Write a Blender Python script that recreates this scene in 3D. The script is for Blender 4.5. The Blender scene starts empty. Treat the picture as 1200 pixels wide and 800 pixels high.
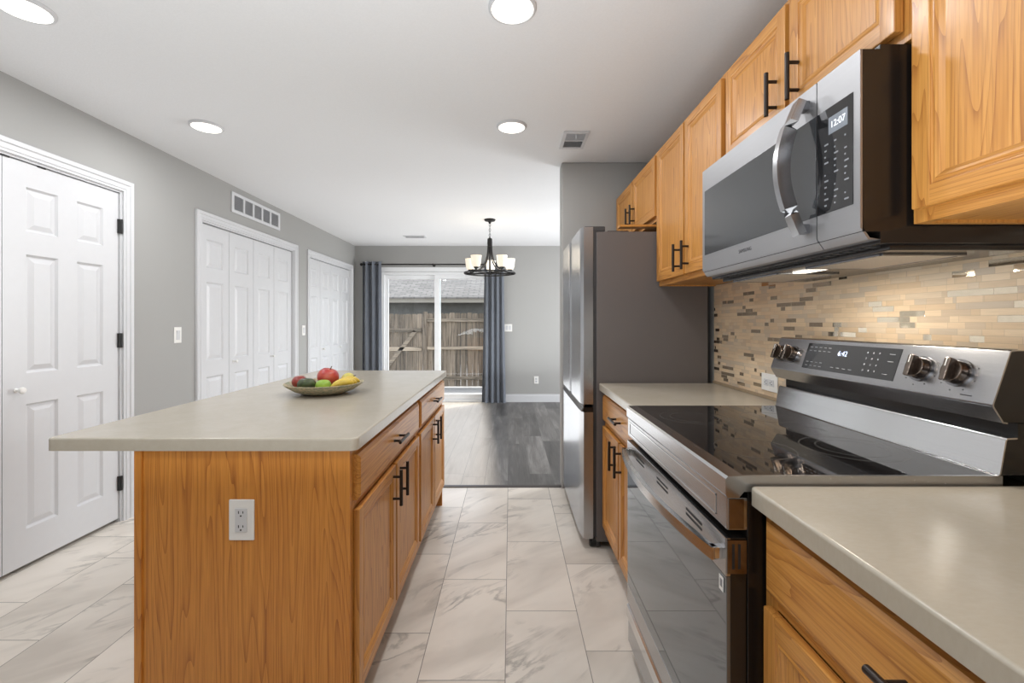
import bpy, bmesh, math, random
from mathutils import Vector, Matrix

random.seed(7)
S = bpy.context.scene
COL = S.collection
PI = math.pi

# ------------------------------------------------------------------ camera
cam_d = bpy.data.cameras.new('camera')
cam_d.sensor_width = 36.0
cam_d.lens = 36.0 * 524 / 1200
cam_d.shift_x = 2 / 1200
cam_d.shift_y = -22 / 1200
cam_d.clip_start = 0.02
cam = bpy.data.objects.new('camera', cam_d)
COL.objects.link(cam)
cam.location = (0, 0, 1.24)
cam.rotation_euler = (PI / 2, 0, 0)
S.camera = cam

# ------------------------------------------------------------------ light
S.view_settings.view_transform = 'Standard'
S.view_settings.look = 'None'
S.view_settings.exposure = 0.27
S.view_settings.gamma = 1.0
S.view_settings.use_curve_mapping = False

W = bpy.data.worlds.new('sky')
S.world = W
W.use_nodes = True
wn = W.node_tree.nodes
wl = W.node_tree.links
bgn = wn['Background']
skyt = wn.new('ShaderNodeTexSky')
skyt.sky_type = 'NISHITA'
skyt.sun_disc = False
skyt.sun_elevation = math.radians(55)
skyt.sun_rotation = math.radians(30)
hsv = wn.new('ShaderNodeHueSaturation')
hsv.inputs['Saturation'].default_value = .35
wl.new(skyt.outputs[0], hsv.inputs['Color'])
wl.new(hsv.outputs[0], bgn.inputs[0])
bgn.inputs[1].default_value = 0.62

def add_light(name, kind, loc, energy, color=(1, 1, 1), size=None, size_y=None, direction=None, angle=None, parent=None, disk=False):
    d = bpy.data.lights.new(name, kind)
    d.energy = energy
    d.color = color
    if kind == 'AREA':
        if disk:
            d.shape = 'DISK'; d.size = size
        else:
            d.shape = 'RECTANGLE'; d.size = size; d.size_y = size_y or size
    if angle is not None:
        d.angle = angle
    o = bpy.data.objects.new(name, d)
    COL.objects.link(o)
    o.location = loc
    if direction is not None:
        o.rotation_euler = Vector(direction).to_track_quat('-Z', 'Y').to_euler()
    if parent:
        o.parent = parent
    return o

SUN = add_light('sun', 'SUN', (3, 12, 9), 3.6, (1, .96, .90), direction=(-.42, -.42, -1.0), angle=.01)
# unseen fill light added to brighten the dining room
add_light('side_fill_light', 'AREA', (2.52, 5.3, 1.4), 74, (.97, .98, 1.0), 1.6, 1.5, direction=(-1, 0, -.02))
# unseen upward fill lights, added to brighten the ceiling
add_light('ceiling_fill_light', 'AREA', (-.5, .2, .95), 31, (.92, .965, 1.0), 2.0, 1.2, direction=(-.05, .15, 1))
add_light('ceiling_fill_light', 'AREA', (-.3, 5.4, .25), 22, (.95, .98, 1.0), 2.6, 2.4, direction=(0, -.1, 1))
LAMP_W = 6.2

# ------------------------------------------------------------------ node helpers
class NT:
    def __init__(self, name):
        self.m = bpy.data.materials.new(name)
        self.m.use_nodes = True
        self.t = self.m.node_tree
        self.n = self.t.nodes
        self.l = self.t.links
        self.b = self.n['Principled BSDF']
    def node(self, typ, **kw):
        nd = self.n.new(typ)
        for k, v in kw.items():
            setattr(nd, k, v)
        return nd
    def put(self, sock, v):
        if hasattr(v, 'is_output') or isinstance(v, bpy.types.NodeSocket):
            self.l.new(v, sock)
        elif isinstance(v, (tuple, list)) and len(v) == 3 and sock.type == 'RGBA':
            sock.default_value = (*v, 1)
        else:
            sock.default_value = v
    def math(self, op, a, b=None, c=None, clamp=False):
        nd = self.node('ShaderNodeMath', operation=op, use_clamp=clamp)
        self.put(nd.inputs[0], a)
        if b is not None: self.put(nd.inputs[1], b)
        if c is not None: self.put(nd.inputs[2], c)
        return nd.outputs[0]
    def vmath(self, op, a, b):
        nd = self.node('ShaderNodeVectorMath', operation=op)
        self.put(nd.inputs[0], a); self.put(nd.inputs[1], b)
        return nd.outputs[0]
    def coord(self, kind='Object'):
        return self.node('ShaderNodeTexCoord').outputs[kind]
    def rand(self):
        return self.node('ShaderNodeObjectInfo').outputs['Random']
    def sep(self, v):
        nd = self.node('ShaderNodeSeparateXYZ'); self.put(nd.inputs[0], v)
        return nd.outputs
    def comb(self, x=0.0, y=0.0, z=0.0):
        nd = self.node('ShaderNodeCombineXYZ')
        self.put(nd.inputs[0], x); self.put(nd.inputs[1], y); self.put(nd.inputs[2], z)
        return nd.outputs[0]
    def noise(self, v, scale=1.0, detail=2.0, rough=.5, dist=0.0):
        nd = self.node('ShaderNodeTexNoise')
        self.put(nd.inputs['Vector'], v)
        nd.inputs['Scale'].default_value = scale
        nd.inputs['Detail'].default_value = detail
        nd.inputs['Roughness'].default_value = rough
        nd.inputs['Distortion'].default_value = dist
        return nd.outputs['Fac']
    def white(self, v):
        nd = self.node('ShaderNodeTexWhiteNoise', noise_dimensions='3D')
        self.put(nd.inputs['Vector'], v)
        return nd.outputs
    def ramp(self, f, stops, interp='LINEAR'):
        nd = self.node('ShaderNodeValToRGB')
        cr = nd.color_ramp
        cr.interpolation = interp
        while len(cr.elements) < len(stops):
            cr.elements.new(.5)
        for e, (p, c) in zip(cr.elements, stops):
            e.position = p
            e.color = (*c, 1) if len(c) == 3 else c
        self.put(nd.inputs[0], f)
        return nd.outputs[0]
    def mix(self, f, a, b, blend='MIX'):
        nd = self.node('ShaderNodeMix', data_type='RGBA', blend_type=blend)
        self.put(nd.inputs[0], f); self.put(nd.inputs[6], a); self.put(nd.inputs[7], b)
        return nd.outputs[2]
    def bump(self, h, strength=.1, dist=.01):
        nd = self.node('ShaderNodeBump')
        nd.inputs['Strength'].default_value = strength
        nd.inputs['Distance'].default_value = dist
        self.put(nd.inputs['Height'], h)
        self.l.new(nd.outputs[0], self.b.inputs['Normal'])
    def set(self, **kw):
        names = {'color': 'Base Color', 'rough': 'Roughness', 'metal': 'Metallic', 'spec': 'Specular IOR Level',
                 'coat': 'Coat Weight', 'coat_rough': 'Coat Roughness', 'trans': 'Transmission Weight',
                 'emit': 'Emission Color', 'emit_s': 'Emission Strength', 'sheen': 'Sheen Weight', 'alpha': 'Alpha', 'ior': 'IOR', 'sub': 'Subsurface Weight'}
        for k, v in kw.items():
            self.put(self.b.inputs[names[k]], v)
        return self

def plain(name, color, rough=.5, metal=0.0, var=.06, scale=30.0, bump=0.0, **kw):
    t = NT(name)
    n = t.noise(t.coord(), scale, 3)
    lo = tuple(max(0, c * (1 - var)) for c in color)
    hi = tuple(min(1, c * (1 + var)) for c in color)
    t.set(color=t.ramp(n, [(.3, lo), (.7, hi)]), rough=rough, metal=metal, **kw)
    if bump:
        t.bump(n, bump, .004)
    return t.m

def oak(axis, name, tone=1.0, g_=1.0, b_=1.0):
    t = NT(name)
    v = t.coord()
    r = t.rand()
    off = t.comb(t.math('MULTIPLY', r, 31.7), t.math('MULTIPLY', r, 17.3), t.math('MULTIPLY', r, 53.1))
    v = t.vmath('ADD', v, off)
    def sc(cross, along):
        s = [cross] * 3
        s[axis] = along
        return t.vmath('MULTIPLY', v, tuple(s))
    big = t.noise(sc(6.5, .42), 1.0, 2.5, .5, .10)
    rings = t.math('FRACT', t.math('MULTIPLY', big, 34.0))
    rings = t.math('POWER', rings, 4.0)
    fine = t.noise(sc(125, 2.4), 1.0, 4, .65)
    pores = t.noise(sc(330, 8.0), 1.0, 2, .5)
    pores = t.math('MULTIPLY', t.math('SUBTRACT', pores, .52), 9.0, clamp=True)
    tone_n = t.noise(sc(2.0, .6), 1.0, 2)
    fine2 = t.math('ADD', .5, t.math('MULTIPLY', t.math('SUBTRACT', fine, .5), 1.9))
    g = t.math('ADD', t.math('MULTIPLY', rings, .42), t.math('MULTIPLY', fine2, .62))
    def C(r, g0, b0):
        return (r * tone, g0 * tone * g_, b0 * tone * b_)
    base = t.ramp(g, [(.12, C(.64, .315, .075)), (.45, C(.53, .235, .048)), (.92, C(.26, .082, .012))])
    base = t.mix(t.math('MULTIPLY', pores, .30), base, C(.27, .10, .020))
    base = t.mix(t.math('MULTIPLY', tone_n, .30), base, C(.49, .19, .034))
    t.set(color=base, rough=.42, coat=.14, coat_rough=.2)
    t.bump(t.math('SUBTRACT', fine, t.math('MULTIPLY', pores, .5)), .06, .002)
    return t.m

OX, OY, OZ = oak(0, 'oak_grain_across'), oak(1, 'oak_grain_along'), oak(2, 'oak_grain_upright')
OZP = oak(2, 'oak_veneer_panel', 1.10, .87, .60)
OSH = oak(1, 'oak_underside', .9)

def steel(name, color=(.44, .44, .45), rough=.25, axis=1, streak=.10):
    t = NT(name)
    s = [260.0] * 3; s[axis] = 2.0
    n = t.noise(t.vmath('MULTIPLY', t.coord(), tuple(s)), 1.0, 3)
    t.set(color=color, metal=1.0, rough=t.math('ADD', rough - streak * .5, t.math('MULTIPLY', n, streak)))
    t.bump(n, .02, .001)
    return t.m

M = {}
M['wall'] = plain('greige_wall_paint', (.365, .362, .350), .75, var=.012, scale=260, bump=.05)
M['ceil'] = plain('white_ceiling_paint', (.80, .805, .815), .9, var=.015, scale=140, bump=.12)
M['white'] = plain('white_semigloss_paint', (.635, .64, .655), .38, var=.008)
M['vinyl'] = plain('white_vinyl_frame', (.86, .87, .88), .35, var=.01)
M['plastic'] = plain('white_plastic', (.82, .81, .78), .35, var=.01)
M['slot'] = plain('dark_slot', (.02, .02, .02), .6)
M['vent_dark'] = plain('duct_shadow', (.10, .10, .105), .8)
M['bronze'] = plain('dark_bronze', (.030, .022, .018), .35, metal=.5)
M['black'] = plain('black_iron', (.018, .017, .017), .45, metal=.4)
M['hinge'] = plain('black_hinge', (.012, .012, .012), .4)
M['steel'] = steel('brushed_steel', axis=1)
M['steel_satin'] = steel('satin_steel', (.38, .38, .39), .50, 1)
M['steel_z'] = steel('brushed_steel_upright', axis=2)
M['steel_bright'] = steel('polished_steel', (.68, .68, .68), .17, 1)
M['steel_dark'] = steel('dark_steel', (.24, .24, .25), .24, 1)
M['knob_metal'] = plain('smoked_chrome', (.20, .165, .14), .2, metal=1.0)
M['fridge_side'] = plain('textured_grey_case', (.135, .118, .112), .42, var=.05, scale=400, bump=.04)
M['gasket'] = plain('grey_gasket', (.045, .043, .043), .6)
M['enamel'] = plain('black_enamel', (.012, .010, .009), .22)
M['blackglass'] = plain('black_glass', (.012, .012, .013), .04, spec=.9)
M['ovenglass'] = plain('smoked_oven_glass', (.185, .205, .22), .03, metal=.75, var=.01)
M['cooktop'] = plain('ceramic_cooktop', (.012, .011, .011), .025, spec=1.0)
M['mwglass'] = plain('microwave_window_glass', (.035, .037, .040), .07, spec=.9)
M['legend'] = plain('grey_legend_ink', (.22, .225, .24), .5)
M['ink'] = plain('dark_legend_ink', (.07, .07, .075), .5)
M['lcd'] = plain('grey_lcd', (.20, .22, .25), .3)
M['ring'] = plain('burner_ring_print', (.075, .073, .07), .2)
M['filter'] = plain('beige_filter_mesh', (.50, .43, .35), .5, metal=.4, var=.3, scale=500)
M['curtain'] = plain('slate_fabric', (.135, .150, .178), .85, var=.10, scale=220, bump=.08, sheen=.3)
M['concrete'] = plain('concrete', (.36, .34, .32), .9, var=.10, scale=4, bump=.1)
M['fascia'] = plain('beige_fascia', (.27, .24, .20), .7)
M['siding'] = plain('house_siding', (.085, .082, .076), .8, var=.15, scale=6)
M['threshold'] = plain('dark_threshold', (.06, .05, .045), .45, metal=.3)
M['toe'] = plain('toe_kick_brown', (.11, .055, .025), .6, var=.15)

def emit(name, color, s):
    t = NT(name)
    n = t.noise(t.coord(), 20, 1)
    t.set(color=(.8, .8, .8), emit=t.ramp(n, [(.2, tuple(c * .98 for c in color)), (.8, color)]), emit_s=s, rough=.5)
    return t.m
M['lamp'] = emit('lit_diffuser', (1, .94, .83), 1.35)
M['shade'] = emit('lit_frosted_shade', (1, .80, .48), .42)
M['blue'] = emit('blue_led', (.05, .34, 1.0), .8)
M['lcdtext'] = emit('pale_lcd_digits', (.75, .82, .9), .7)
M['hoodlamp'] = emit('hood_lamp', (1, .93, .78), 2.5)

def glass():
    t = NT('window_glass')
    for x in list(t.n):
        if x.type == 'BSDF_PRINCIPLED':
            t.n.remove(x)
    out = [x for x in t.n if x.type == 'OUTPUT_MATERIAL'][0]
    tr = t.node('ShaderNodeBsdfTransparent'); tr.inputs[0].default_value = (.93, .95, .95, 1)
    gl = t.node('ShaderNodeBsdfGlossy'); gl.inputs['Roughness'].default_value = .01
    lw = t.node('ShaderNodeLayerWeight'); lw.inputs[0].default_value = .5
    fr = t.math('ADD', .03, t.math('MULTIPLY', t.math('POWER', lw.outputs['Facing'], 5.0), .9), clamp=True)
    mx = t.node('ShaderNodeMixShader')
    t.l.new(fr, mx.inputs[0]); t.l.new(tr.outputs[0], mx.inputs[1]); t.l.new(gl.outputs[0], mx.inputs[2])
    t.l.new(mx.outputs[0], out.inputs[0])
    return t.m
M['glass'] = glass()

def laminate():
    t = NT('beige_laminate')
    v = t.coord()
    a = t.noise(v, 9, 5, .6, .6)
    b = t.noise(t.vmath('MULTIPLY', v, (1, 2.5, 1)), 60, 3, .6)
    f = t.math('ADD', t.math('MULTIPLY', a, .6), t.math('MULTIPLY', b, .4))
    c = t.ramp(f, [(.30, (.405, .365, .29)), (.5, (.43, .388, .315)), (.70, (.455, .415, .345))])
    t.set(color=c, rough=.23, spec=.5)
    return t.m
M['laminate'] = laminate()

def tile_floor():
    t = NT('marble_look_tile')
    v = t.coord()
    x, y, z = t.sep(v)
    u = t.math('DIVIDE', t.math('ADD', x, .018), .3035)
    k = t.math('FLOOR', u)
    w = t.math('DIVIDE', t.math('SUBTRACT', t.math('SUBTRACT', y, .095), t.math('MULTIPLY', k, .374)), .61)
    r = t.math('FLOOR', w)
    fu, fw = t.math('FRACT', u), t.math('FRACT', w)
    eu = t.math('MULTIPLY', t.math('MINIMUM', fu, t.math('SUBTRACT', 1.0, fu)), .3035)
    ew = t.math('MULTIPLY', t.math('MINIMUM', fw, t.math('SUBTRACT', 1.0, fw)), .61)
    grout = t.math('LESS_THAN', t.math('MINIMUM', eu, ew), .0016)
    wn_ = t.white(t.comb(k, r, 3.0))
    off = t.vmath('MULTIPLY', wn_['Color'], (9, 9, 9))
    p = t.vmath('ADD', v, off)
    px, py, pz = t.sep(p)
    # rotate so that the veins run diagonally, then stretch along them
    a = t.math('ADD', t.math('MULTIPLY', px, .80), t.math('MULTIPLY', py, .60))
    b = t.math('SUBTRACT', t.math('MULTIPLY', py, .80), t.math('MULTIPLY', px, .60))
    q = t.comb(t.math('MULTIPLY', a, 1.3), t.math('MULTIPLY', b, 4.2), pz)
    n1 = t.noise(q, 1.2, 6, .58, .9)
    vein = t.math('SUBTRACT', 1.0, t.math('MULTIPLY', t.math('ABSOLUTE', t.math('SUBTRACT', n1, .5)), 26.0), clamp=True)
    vm = t.noise(p, 3.1, 3)
    vm = t.math('MULTIPLY', t.math('SUBTRACT', vm, .47), 5.0, clamp=True)
    vein = t.math('MULTIPLY', vein, vm)
    cloud = t.noise(q, .9, 4, .55, .4)
    base = t.ramp(cloud, [(.34, (.60, .545, .48)), (.52, (.76, .70, .625)), (.70, (.81, .75, .675))])
    base = t.mix(t.math('MULTIPLY', vein, .72), base, (.21, .19, .165))
    tone = t.math('ADD', .94, t.math('MULTIPLY', wn_['Value'], .12))
    base = t.mix(1.0, base, t.comb(tone, tone, tone), 'MULTIPLY')
    base = t.mix(grout, base, (.27, .25, .22))
    t.set(color=base, rough=t.math('ADD', .30, t.math('MULTIPLY', grout, .5)), spec=.45)
    t.bump(t.math('SUBTRACT', 1.0, grout), .25, .001)
    return t.m
M['tile'] = tile_floor()

def plank_floor():
    t = NT('grey_vinyl_plank')
    v = t.coord()
    x, y, z = t.sep(v)
    u = t.math('DIVIDE', t.math('ADD', x, .02), .18)
    k = t.math('FLOOR', u)
    rk = t.white(t.comb(k, 1.5, 0.5))['Value']
    w = t.math('ADD', t.math('DIVIDE', y, 1.22), t.math('MULTIPLY', rk, 7.0))
    r = t.math('FLOOR', w)
    fu, fw = t.math('FRACT', u), t.math('FRACT', w)
    eu = t.math('MULTIPLY', t.math('MINIMUM', fu, t.math('SUBTRACT', 1.0, fu)), .18)
    ew = t.math('MULTIPLY', t.math('MINIMUM', fw, t.math('SUBTRACT', 1.0, fw)), 1.22)
    seam = t.math('LESS_THAN', t.math('MINIMUM', eu, ew), .0014)
    wn_ = t.white(t.comb(k, r, 2.0))
    p = t.vmath('ADD', v, t.vmath('MULTIPLY', wn_['Color'], (7, 7, 7)))
    g = t.noise(t.vmath('MULTIPLY', p, (9, 1.1, 1)), 1.0, 5, .6, .8)
    fine = t.noise(t.vmath('MULTIPLY', p, (160, 4, 1)), 1.0, 3)
    f = t.math('ADD', t.math('MULTIPLY', g, .7), t.math('MULTIPLY', fine, .3))
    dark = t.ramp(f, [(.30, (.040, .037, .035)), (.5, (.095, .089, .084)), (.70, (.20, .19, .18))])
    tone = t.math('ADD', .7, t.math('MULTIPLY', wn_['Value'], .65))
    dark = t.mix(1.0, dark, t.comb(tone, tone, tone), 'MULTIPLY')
    pale = t.ramp(f, [(.30, (.38, .325, .265)), (.55, (.47, .41, .345)), (.75, (.51, .45, .385))])  # glow on the left of the floor, put into the plank colour
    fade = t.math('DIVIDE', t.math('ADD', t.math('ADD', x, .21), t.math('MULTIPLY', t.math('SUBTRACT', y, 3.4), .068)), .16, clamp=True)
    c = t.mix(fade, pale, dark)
    c = t.mix(t.math('MULTIPLY', seam, .6), c, (.08, .075, .07))
    t.set(color=c, rough=.36, spec=.45)
    t.bump(f, .05, .002)
    return t.m
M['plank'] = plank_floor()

def mosaic():
    t = NT('linear_mosaic_tile')
    v = t.coord()
    x, y, z = t.sep(v)
    RH = .0159
    zz = t.math('DIVIDE', z, RH)
    row = t.math('FLOOR', zz)
    fz = t.math('FRACT', zz)
    rr = t.white(t.comb(row, 7.1, 1.0))
    ln = t.math('ADD', .070, t.math('MULTIPLY', rr['Value'], .070))
    u = t.math('ADD', t.math('DIVIDE', y, ln), t.math('MULTIPLY', t.white(t.comb(row, 2.2, 5.0))['Value'], 13.0))
    i = t.math('FLOOR', u)
    f = t.math('FRACT', u)
    h = t.white(t.comb(row, i, 9.0))['Value']
    s = t.math('ADD', .22, t.math('MULTIPLY', h, .9))
    sub = t.math('LESS_THAN', f, s)
    ds = t.math('ABSOLUTE', t.math('SUBTRACT', f, s))
    de = t.math('MINIMUM', t.math('MINIMUM', f, t.math('SUBTRACT', 1.0, f)), ds)
    ey = t.math('MULTIPLY', de, ln)
    ez = t.math('MULTIPLY', t.math('MINIMUM', fz, t.math('SUBTRACT', 1.0, fz)), RH)
    grout = t.math('LESS_THAN', t.math('MINIMUM', ey, ez), .0006)
    idv = t.comb(row, t.math('ADD', i, t.math('MULTIPLY', sub, .37)), 4.0)
    w = t.white(idv)
    pal = t.ramp(w['Value'], [(0, (.80, .61, .41)), (.14, (.71, .53, .345)), (.30, (.84, .66, .455)), (.44, (.60, .50, .39)), (.56, (.74, .60, .44)),
                              (.70, (.82, .63, .42)), (.80, (.64, .50, .36)), (.88, (.62, .55, .46))], 'CONSTANT')
    st = t.noise(t.vmath('MULTIPLY', v, (40, 14, 160)), 1.0, 4, .6)
    pal = t.mix(t.math('MULTIPLY', st, .62), pal, (.45, .34, .23))
    isg = t.math('GREATER_THAN', w['Value'], .86)
    pal = t.mix(t.math('MULTIPLY', grout, .55), pal, (.44, .34, .24))
    gm = t.math('MULTIPLY', isg, t.math('SUBTRACT', 1.0, grout))
    pal = t.mix(gm, pal, (.92, .79, .60))
    t.set(color=pal, metal=t.math('MULTIPLY', gm, .95), rough=t.math('SUBTRACT', .42, t.math('MULTIPLY', gm, .375)))
    t.bump(t.math('SUBTRACT', 1.0, grout), .3, .001)
    return t.m
M['mosaic'] = mosaic()

def weathered(axis, name, col=(.27, .21, .155)):
    t = NT(name)
    v = t.coord()
    r = t.rand()
    v = t.vmath('ADD', v, t.comb(t.math('MULTIPLY', r, 13.0), t.math('MULTIPLY', r, 29.0), t.math('MULTIPLY', r, 41.0)))
    s = [26.0] * 3; s[axis] = 1.4
    n = t.noise(t.vmath('MULTIPLY', v, tuple(s)), 1.0, 5, .65, .4)
    n2 = t.noise(v, 2.0, 3)
    c = t.ramp(n, [(.34, tuple(x * .22 for x in col)), (.5, col), (.66, tuple(min(1, x * 1.5) for x in col))])
    c = t.mix(t.math('MULTIPLY', n2, .5), c, tuple(x * .6 for x in col))
    tone = t.math('ADD', .55, t.math('MULTIPLY', r, .65))
    c = t.mix(1.0, c, t.comb(tone, tone, tone), 'MULTIPLY')
    t.set(color=c, rough=.9)
    return t.m
M['fence_z'] = weathered(2, 'weathered_cedar_upright')
M['fence_x'] = weathered(0, 'weathered_cedar_rail', (.42, .335, .25))

def shingle():
    t = NT('asphalt_shingle')
    v = t.coord()
    x, y, z = t.sep(v)
    br = t.node('ShaderNodeTexBrick')
    t.put(br.inputs['Vector'], t.comb(x, t.math('MULTIPLY', y, 1.1), 0.0))
    br.inputs['Color1'].default_value = (.15, .137, .127, 1)
    br.inputs['Color2'].default_value = (.235, .215, .20, 1)
    br.inputs['Mortar'].default_value = (.09, .085, .08, 1)
    br.inputs['Scale'].default_value = 1.0
    br.inputs['Mortar Size'].default_value = .022
    br.inputs['Brick Width'].default_value = .38
    br.inputs['Row Height'].default_value = .15
    n = t.noise(v, 9, 4)
    c = t.mix(t.math('MULTIPLY', n, .3), br.outputs[0], (.19, .17, .155))
    t.set(color=c, rough=.95)
    return t.m
M['shingle'] = shingle()

def fruit(name, a, b, scale=9.0, rough=.35, speck=None):
    t = NT(name)
    v = t.coord()
    n = t.noise(v, scale, 3, .5, .5)
    c = t.ramp(n, [(.38, a), (.62, b)])
    if speck:
        s_ = t.math('GREATER_THAN', t.noise(v, 130, 1), .70)
        c = t.mix(s_, c, speck)
    t.set(color=c, rough=rough, coat=.2)
    return t.m
M['f_red'] = fruit('red_apple_skin', (.42, .03, .035), (.55, .10, .05), 14)
M['f_dark'] = fruit('dark_red_skin', (.20, .02, .02), (.34, .05, .03), 14)
M['f_avo'] = fruit('avocado_skin', (.025, .035, .012), (.05, .075, .02), 30, .5)
M['f_lime'] = fruit('green_skin', (.20, .36, .03), (.34, .50, .06), 12)
M['f_ban'] = fruit('banana_skin', (.66, .45, .05), (.74, .56, .10), 10, .45, (.30, .16, .03))
M['f_pear'] = fruit('pear_skin', (.55, .50, .10), (.66, .55, .10), 10, .45)
M['stem'] = plain('brown_stem', (.10, .055, .02), .8)
M['wicker'] = fruit('woven_seagrass', (.50, .39, .25), (.24, .26, .17), 75, .8)

# ------------------------------------------------------------------ mesh builder
WORLD = {}          # object -> world position of its origin

class MB:
    """collects world-space geometry for ONE mesh object"""
    def __init__(self):
        self.bm = bmesh.new()
        self.mats = []
        self.M = None
    def mi(self, m):
        if m not in self.mats:
            self.mats.append(m)
        return self.mats.index(m)
    def _fin(self, verts, faces, m):
        i = self.mi(m)
        for f in faces:
            f.material_index = i
        if self.M is not None:
            bmesh.ops.transform(self.bm, matrix=self.M, verts=verts)
    def face(self, pts, m):
        vs = [self.bm.verts.new(p) for p in pts]
        f = self.bm.faces.new(vs)
        self._fin(vs, [f], m)
    def poly(self, verts, faces, m):
        vs = [self.bm.verts.new(p) for p in verts]
        fs = [self.bm.faces.new([vs[i] for i in f]) for f in faces]
        self._fin(vs, fs, m)
    def box(self, x0, x1, y0, y1, z0, z1, m, bev=0.0, seg=2):
        x0, x1 = sorted((x0, x1)); y0, y1 = sorted((y0, y1)); z0, z1 = sorted((z0, z1))
        t = bmesh.new()
        bmesh.ops.create_cube(t, size=1)
        for v in t.verts:
            v.co = Vector(((x0 + x1) / 2 + v.co.x * (x1 - x0), (y0 + y1) / 2 + v.co.y * (y1 - y0), (z0 + z1) / 2 + v.co.z * (z1 - z0)))
        if bev:
            b = min(bev, .49 * min(x1 - x0, y1 - y0, z1 - z0))
            bmesh.ops.bevel(t, geom=list(t.edges), offset=b, segments=seg, affect='EDGES', profile=.5)
        self._merge(t, m)
    def _merge(self, t, m):
        vm = {}
        for v in t.verts:
            vm[v] = self.bm.verts.new(v.co)
        fs = []
        for f in t.faces:
            try:
                fs.append(self.bm.faces.new([vm[v] for v in f.verts]))
            except ValueError:
                pass
        t.free()
        self._fin(list(vm.values()), fs, m)
    def prism(self, pts, axis, a, b, m, bev=0.0):
        """2-D outline in the two other axes (in x,y,z order) swept along axis from a to b"""
        def P(p, t):
            c = [p[0], p[1]]
            c.insert(axis, t)
            return c
        t = bmesh.new()
        A = [t.verts.new(P(p, a)) for p in pts]
        B = [t.verts.new(P(p, b)) for p in pts]
        n = len(pts)
        for i in range(n):
            t.faces.new([A[i], A[(i + 1) % n], B[(i + 1) % n], B[i]])
        t.faces.new(A[::-1]); t.faces.new(B)
        bmesh.ops.recalc_face_normals(t, faces=list(t.faces))
        if bev:
            bmesh.ops.bevel(t, geom=list(t.edges), offset=bev, segments=2, affect='EDGES', profile=.5)
        self._merge(t, m)
    def cyl(self, p0, p1, r, m, r2=None, seg=20, bev=0.0):
        p0, p1 = Vector(p0), Vector(p1)
        r2 = r if r2 is None else r2
        t = bmesh.new()
        L = (p1 - p0).length
        bmesh.ops.create_cone(t, cap_ends=True, segments=seg, radius1=r, radius2=r2, depth=L)
        if bev:
            es = [e for e in t.edges if abs(e.verts[0].co.z - e.verts[1].co.z) < 1e-6]
            bmesh.ops.bevel(t, geom=es, offset=bev, segments=2, affect='EDGES', profile=.5)
        q = (p1 - p0).to_track_quat('Z', 'Y').to_matrix().to_4x4()
        bmesh.ops.transform(t, matrix=Matrix.Translation((p0 + p1) / 2) @ q, verts=list(t.verts))
        self._merge(t, m)
    def tube(self, pts, r, m, seg=10, closed=False, flat=None):
        """round (or flat = (half width, half height) boxy) bar along points"""
        pts = [Vector(p) for p in pts]
        n = len(pts)
        t = bmesh.new()
        rings = []
        up = Vector((0, 0, 1))
        for i, p in enumerate(pts):
            if closed:
                d = pts[(i + 1) % n] - pts[i - 1]
            else:
                d = pts[min(i + 1, n - 1)] - pts[max(i - 1, 0)]
            d.normalize()
            ref = up if abs(d.dot(up)) < .95 else Vector((0, 1, 0))
            s = d.cross(ref).normalized()
            u = s.cross(d).normalized()
            rr = r[i] if isinstance(r, (list, tuple)) else r
            if flat:
                cs = [(flat[0], flat[1]), (-flat[0], flat[1]), (-flat[0], -flat[1]), (flat[0], -flat[1])]
            else:
                cs = [(rr * math.cos(2 * PI * k / seg), rr * math.sin(2 * PI * k / seg)) for k in range(seg)]
            rings.append([t.verts.new(p + s * a + u * b) for a, b in cs])
        m_ = len(rings[0])
        for i in range(n if closed else n - 1):
            a, b = rings[i], rings[(i + 1) % n]
            for k in range(m_):
                t.faces.new([a[k], a[(k + 1) % m_], b[(k + 1) % m_], b[k]])
        if not closed:
            t.faces.new(rings[0][::-1]); t.faces.new(rings[-1])
        bmesh.ops.recalc_face_normals(t, faces=list(t.faces))
        self._merge(t, m)
    def lathe(self, prof, c, m, seg=32, axis='Z', cap=True, wob=None):
        """profile of (radius, height) revolved about a vertical (or -X) axis through c"""
        t = bmesh.new()
        rings = []
        for r, h in prof:
            ring = []
            for k in range(seg):
                a = 2 * PI * k / seg
                rr = r * (wob(a, h) if wob else 1)
                if axis == 'Z':
                    p = (c[0] + rr * math.cos(a), c[1] + rr * math.sin(a), c[2] + h)
                elif axis == 'Y':
                    p = (c[0] + rr * math.cos(a), c[1] + h, c[2] + rr * math.sin(a))
                else:
                    p = (c[0] + h, c[1] + rr * math.cos(a), c[2] + rr * math.sin(a))
                ring.append(t.verts.new(p))
            rings.append(ring)
        for a, b in zip(rings, rings[1:]):
            for k in range(seg):
                t.faces.new([a[k], a[(k + 1) % seg], b[(k + 1) % seg], b[k]])
        if cap:
            t.faces.new(rings[0][::-1]); t.faces.new(rings[-1])
        bmesh.ops.recalc_face_normals(t, faces=list(t.faces))
        self._merge(t, m)
    def build(self, name, parent=None, smooth=True, base=False, angle=35):
        me = bpy.data.meshes.new(name)
        vs = [v.co for v in self.bm.verts]
        lo = [min(v[i] for v in vs) for i in range(3)]
        hi = [max(v[i] for v in vs) for i in range(3)]
        org = Vector([(a + b) / 2 for a, b in zip(lo, hi)])
        if base:
            org.z = lo[2]
        bmesh.ops.translate(self.bm, vec=-org, verts=list(self.bm.verts))
        self.bm.to_mesh(me)
        self.bm.free()
        for m in self.mats:
            me.materials.append(m)
        if smooth:
            for p in me.polygons:
                p.use_smooth = True
            me.set_sharp_from_angle(angle=math.radians(angle))
        o = bpy.data.objects.new(name, me)
        COL.objects.link(o)
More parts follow.
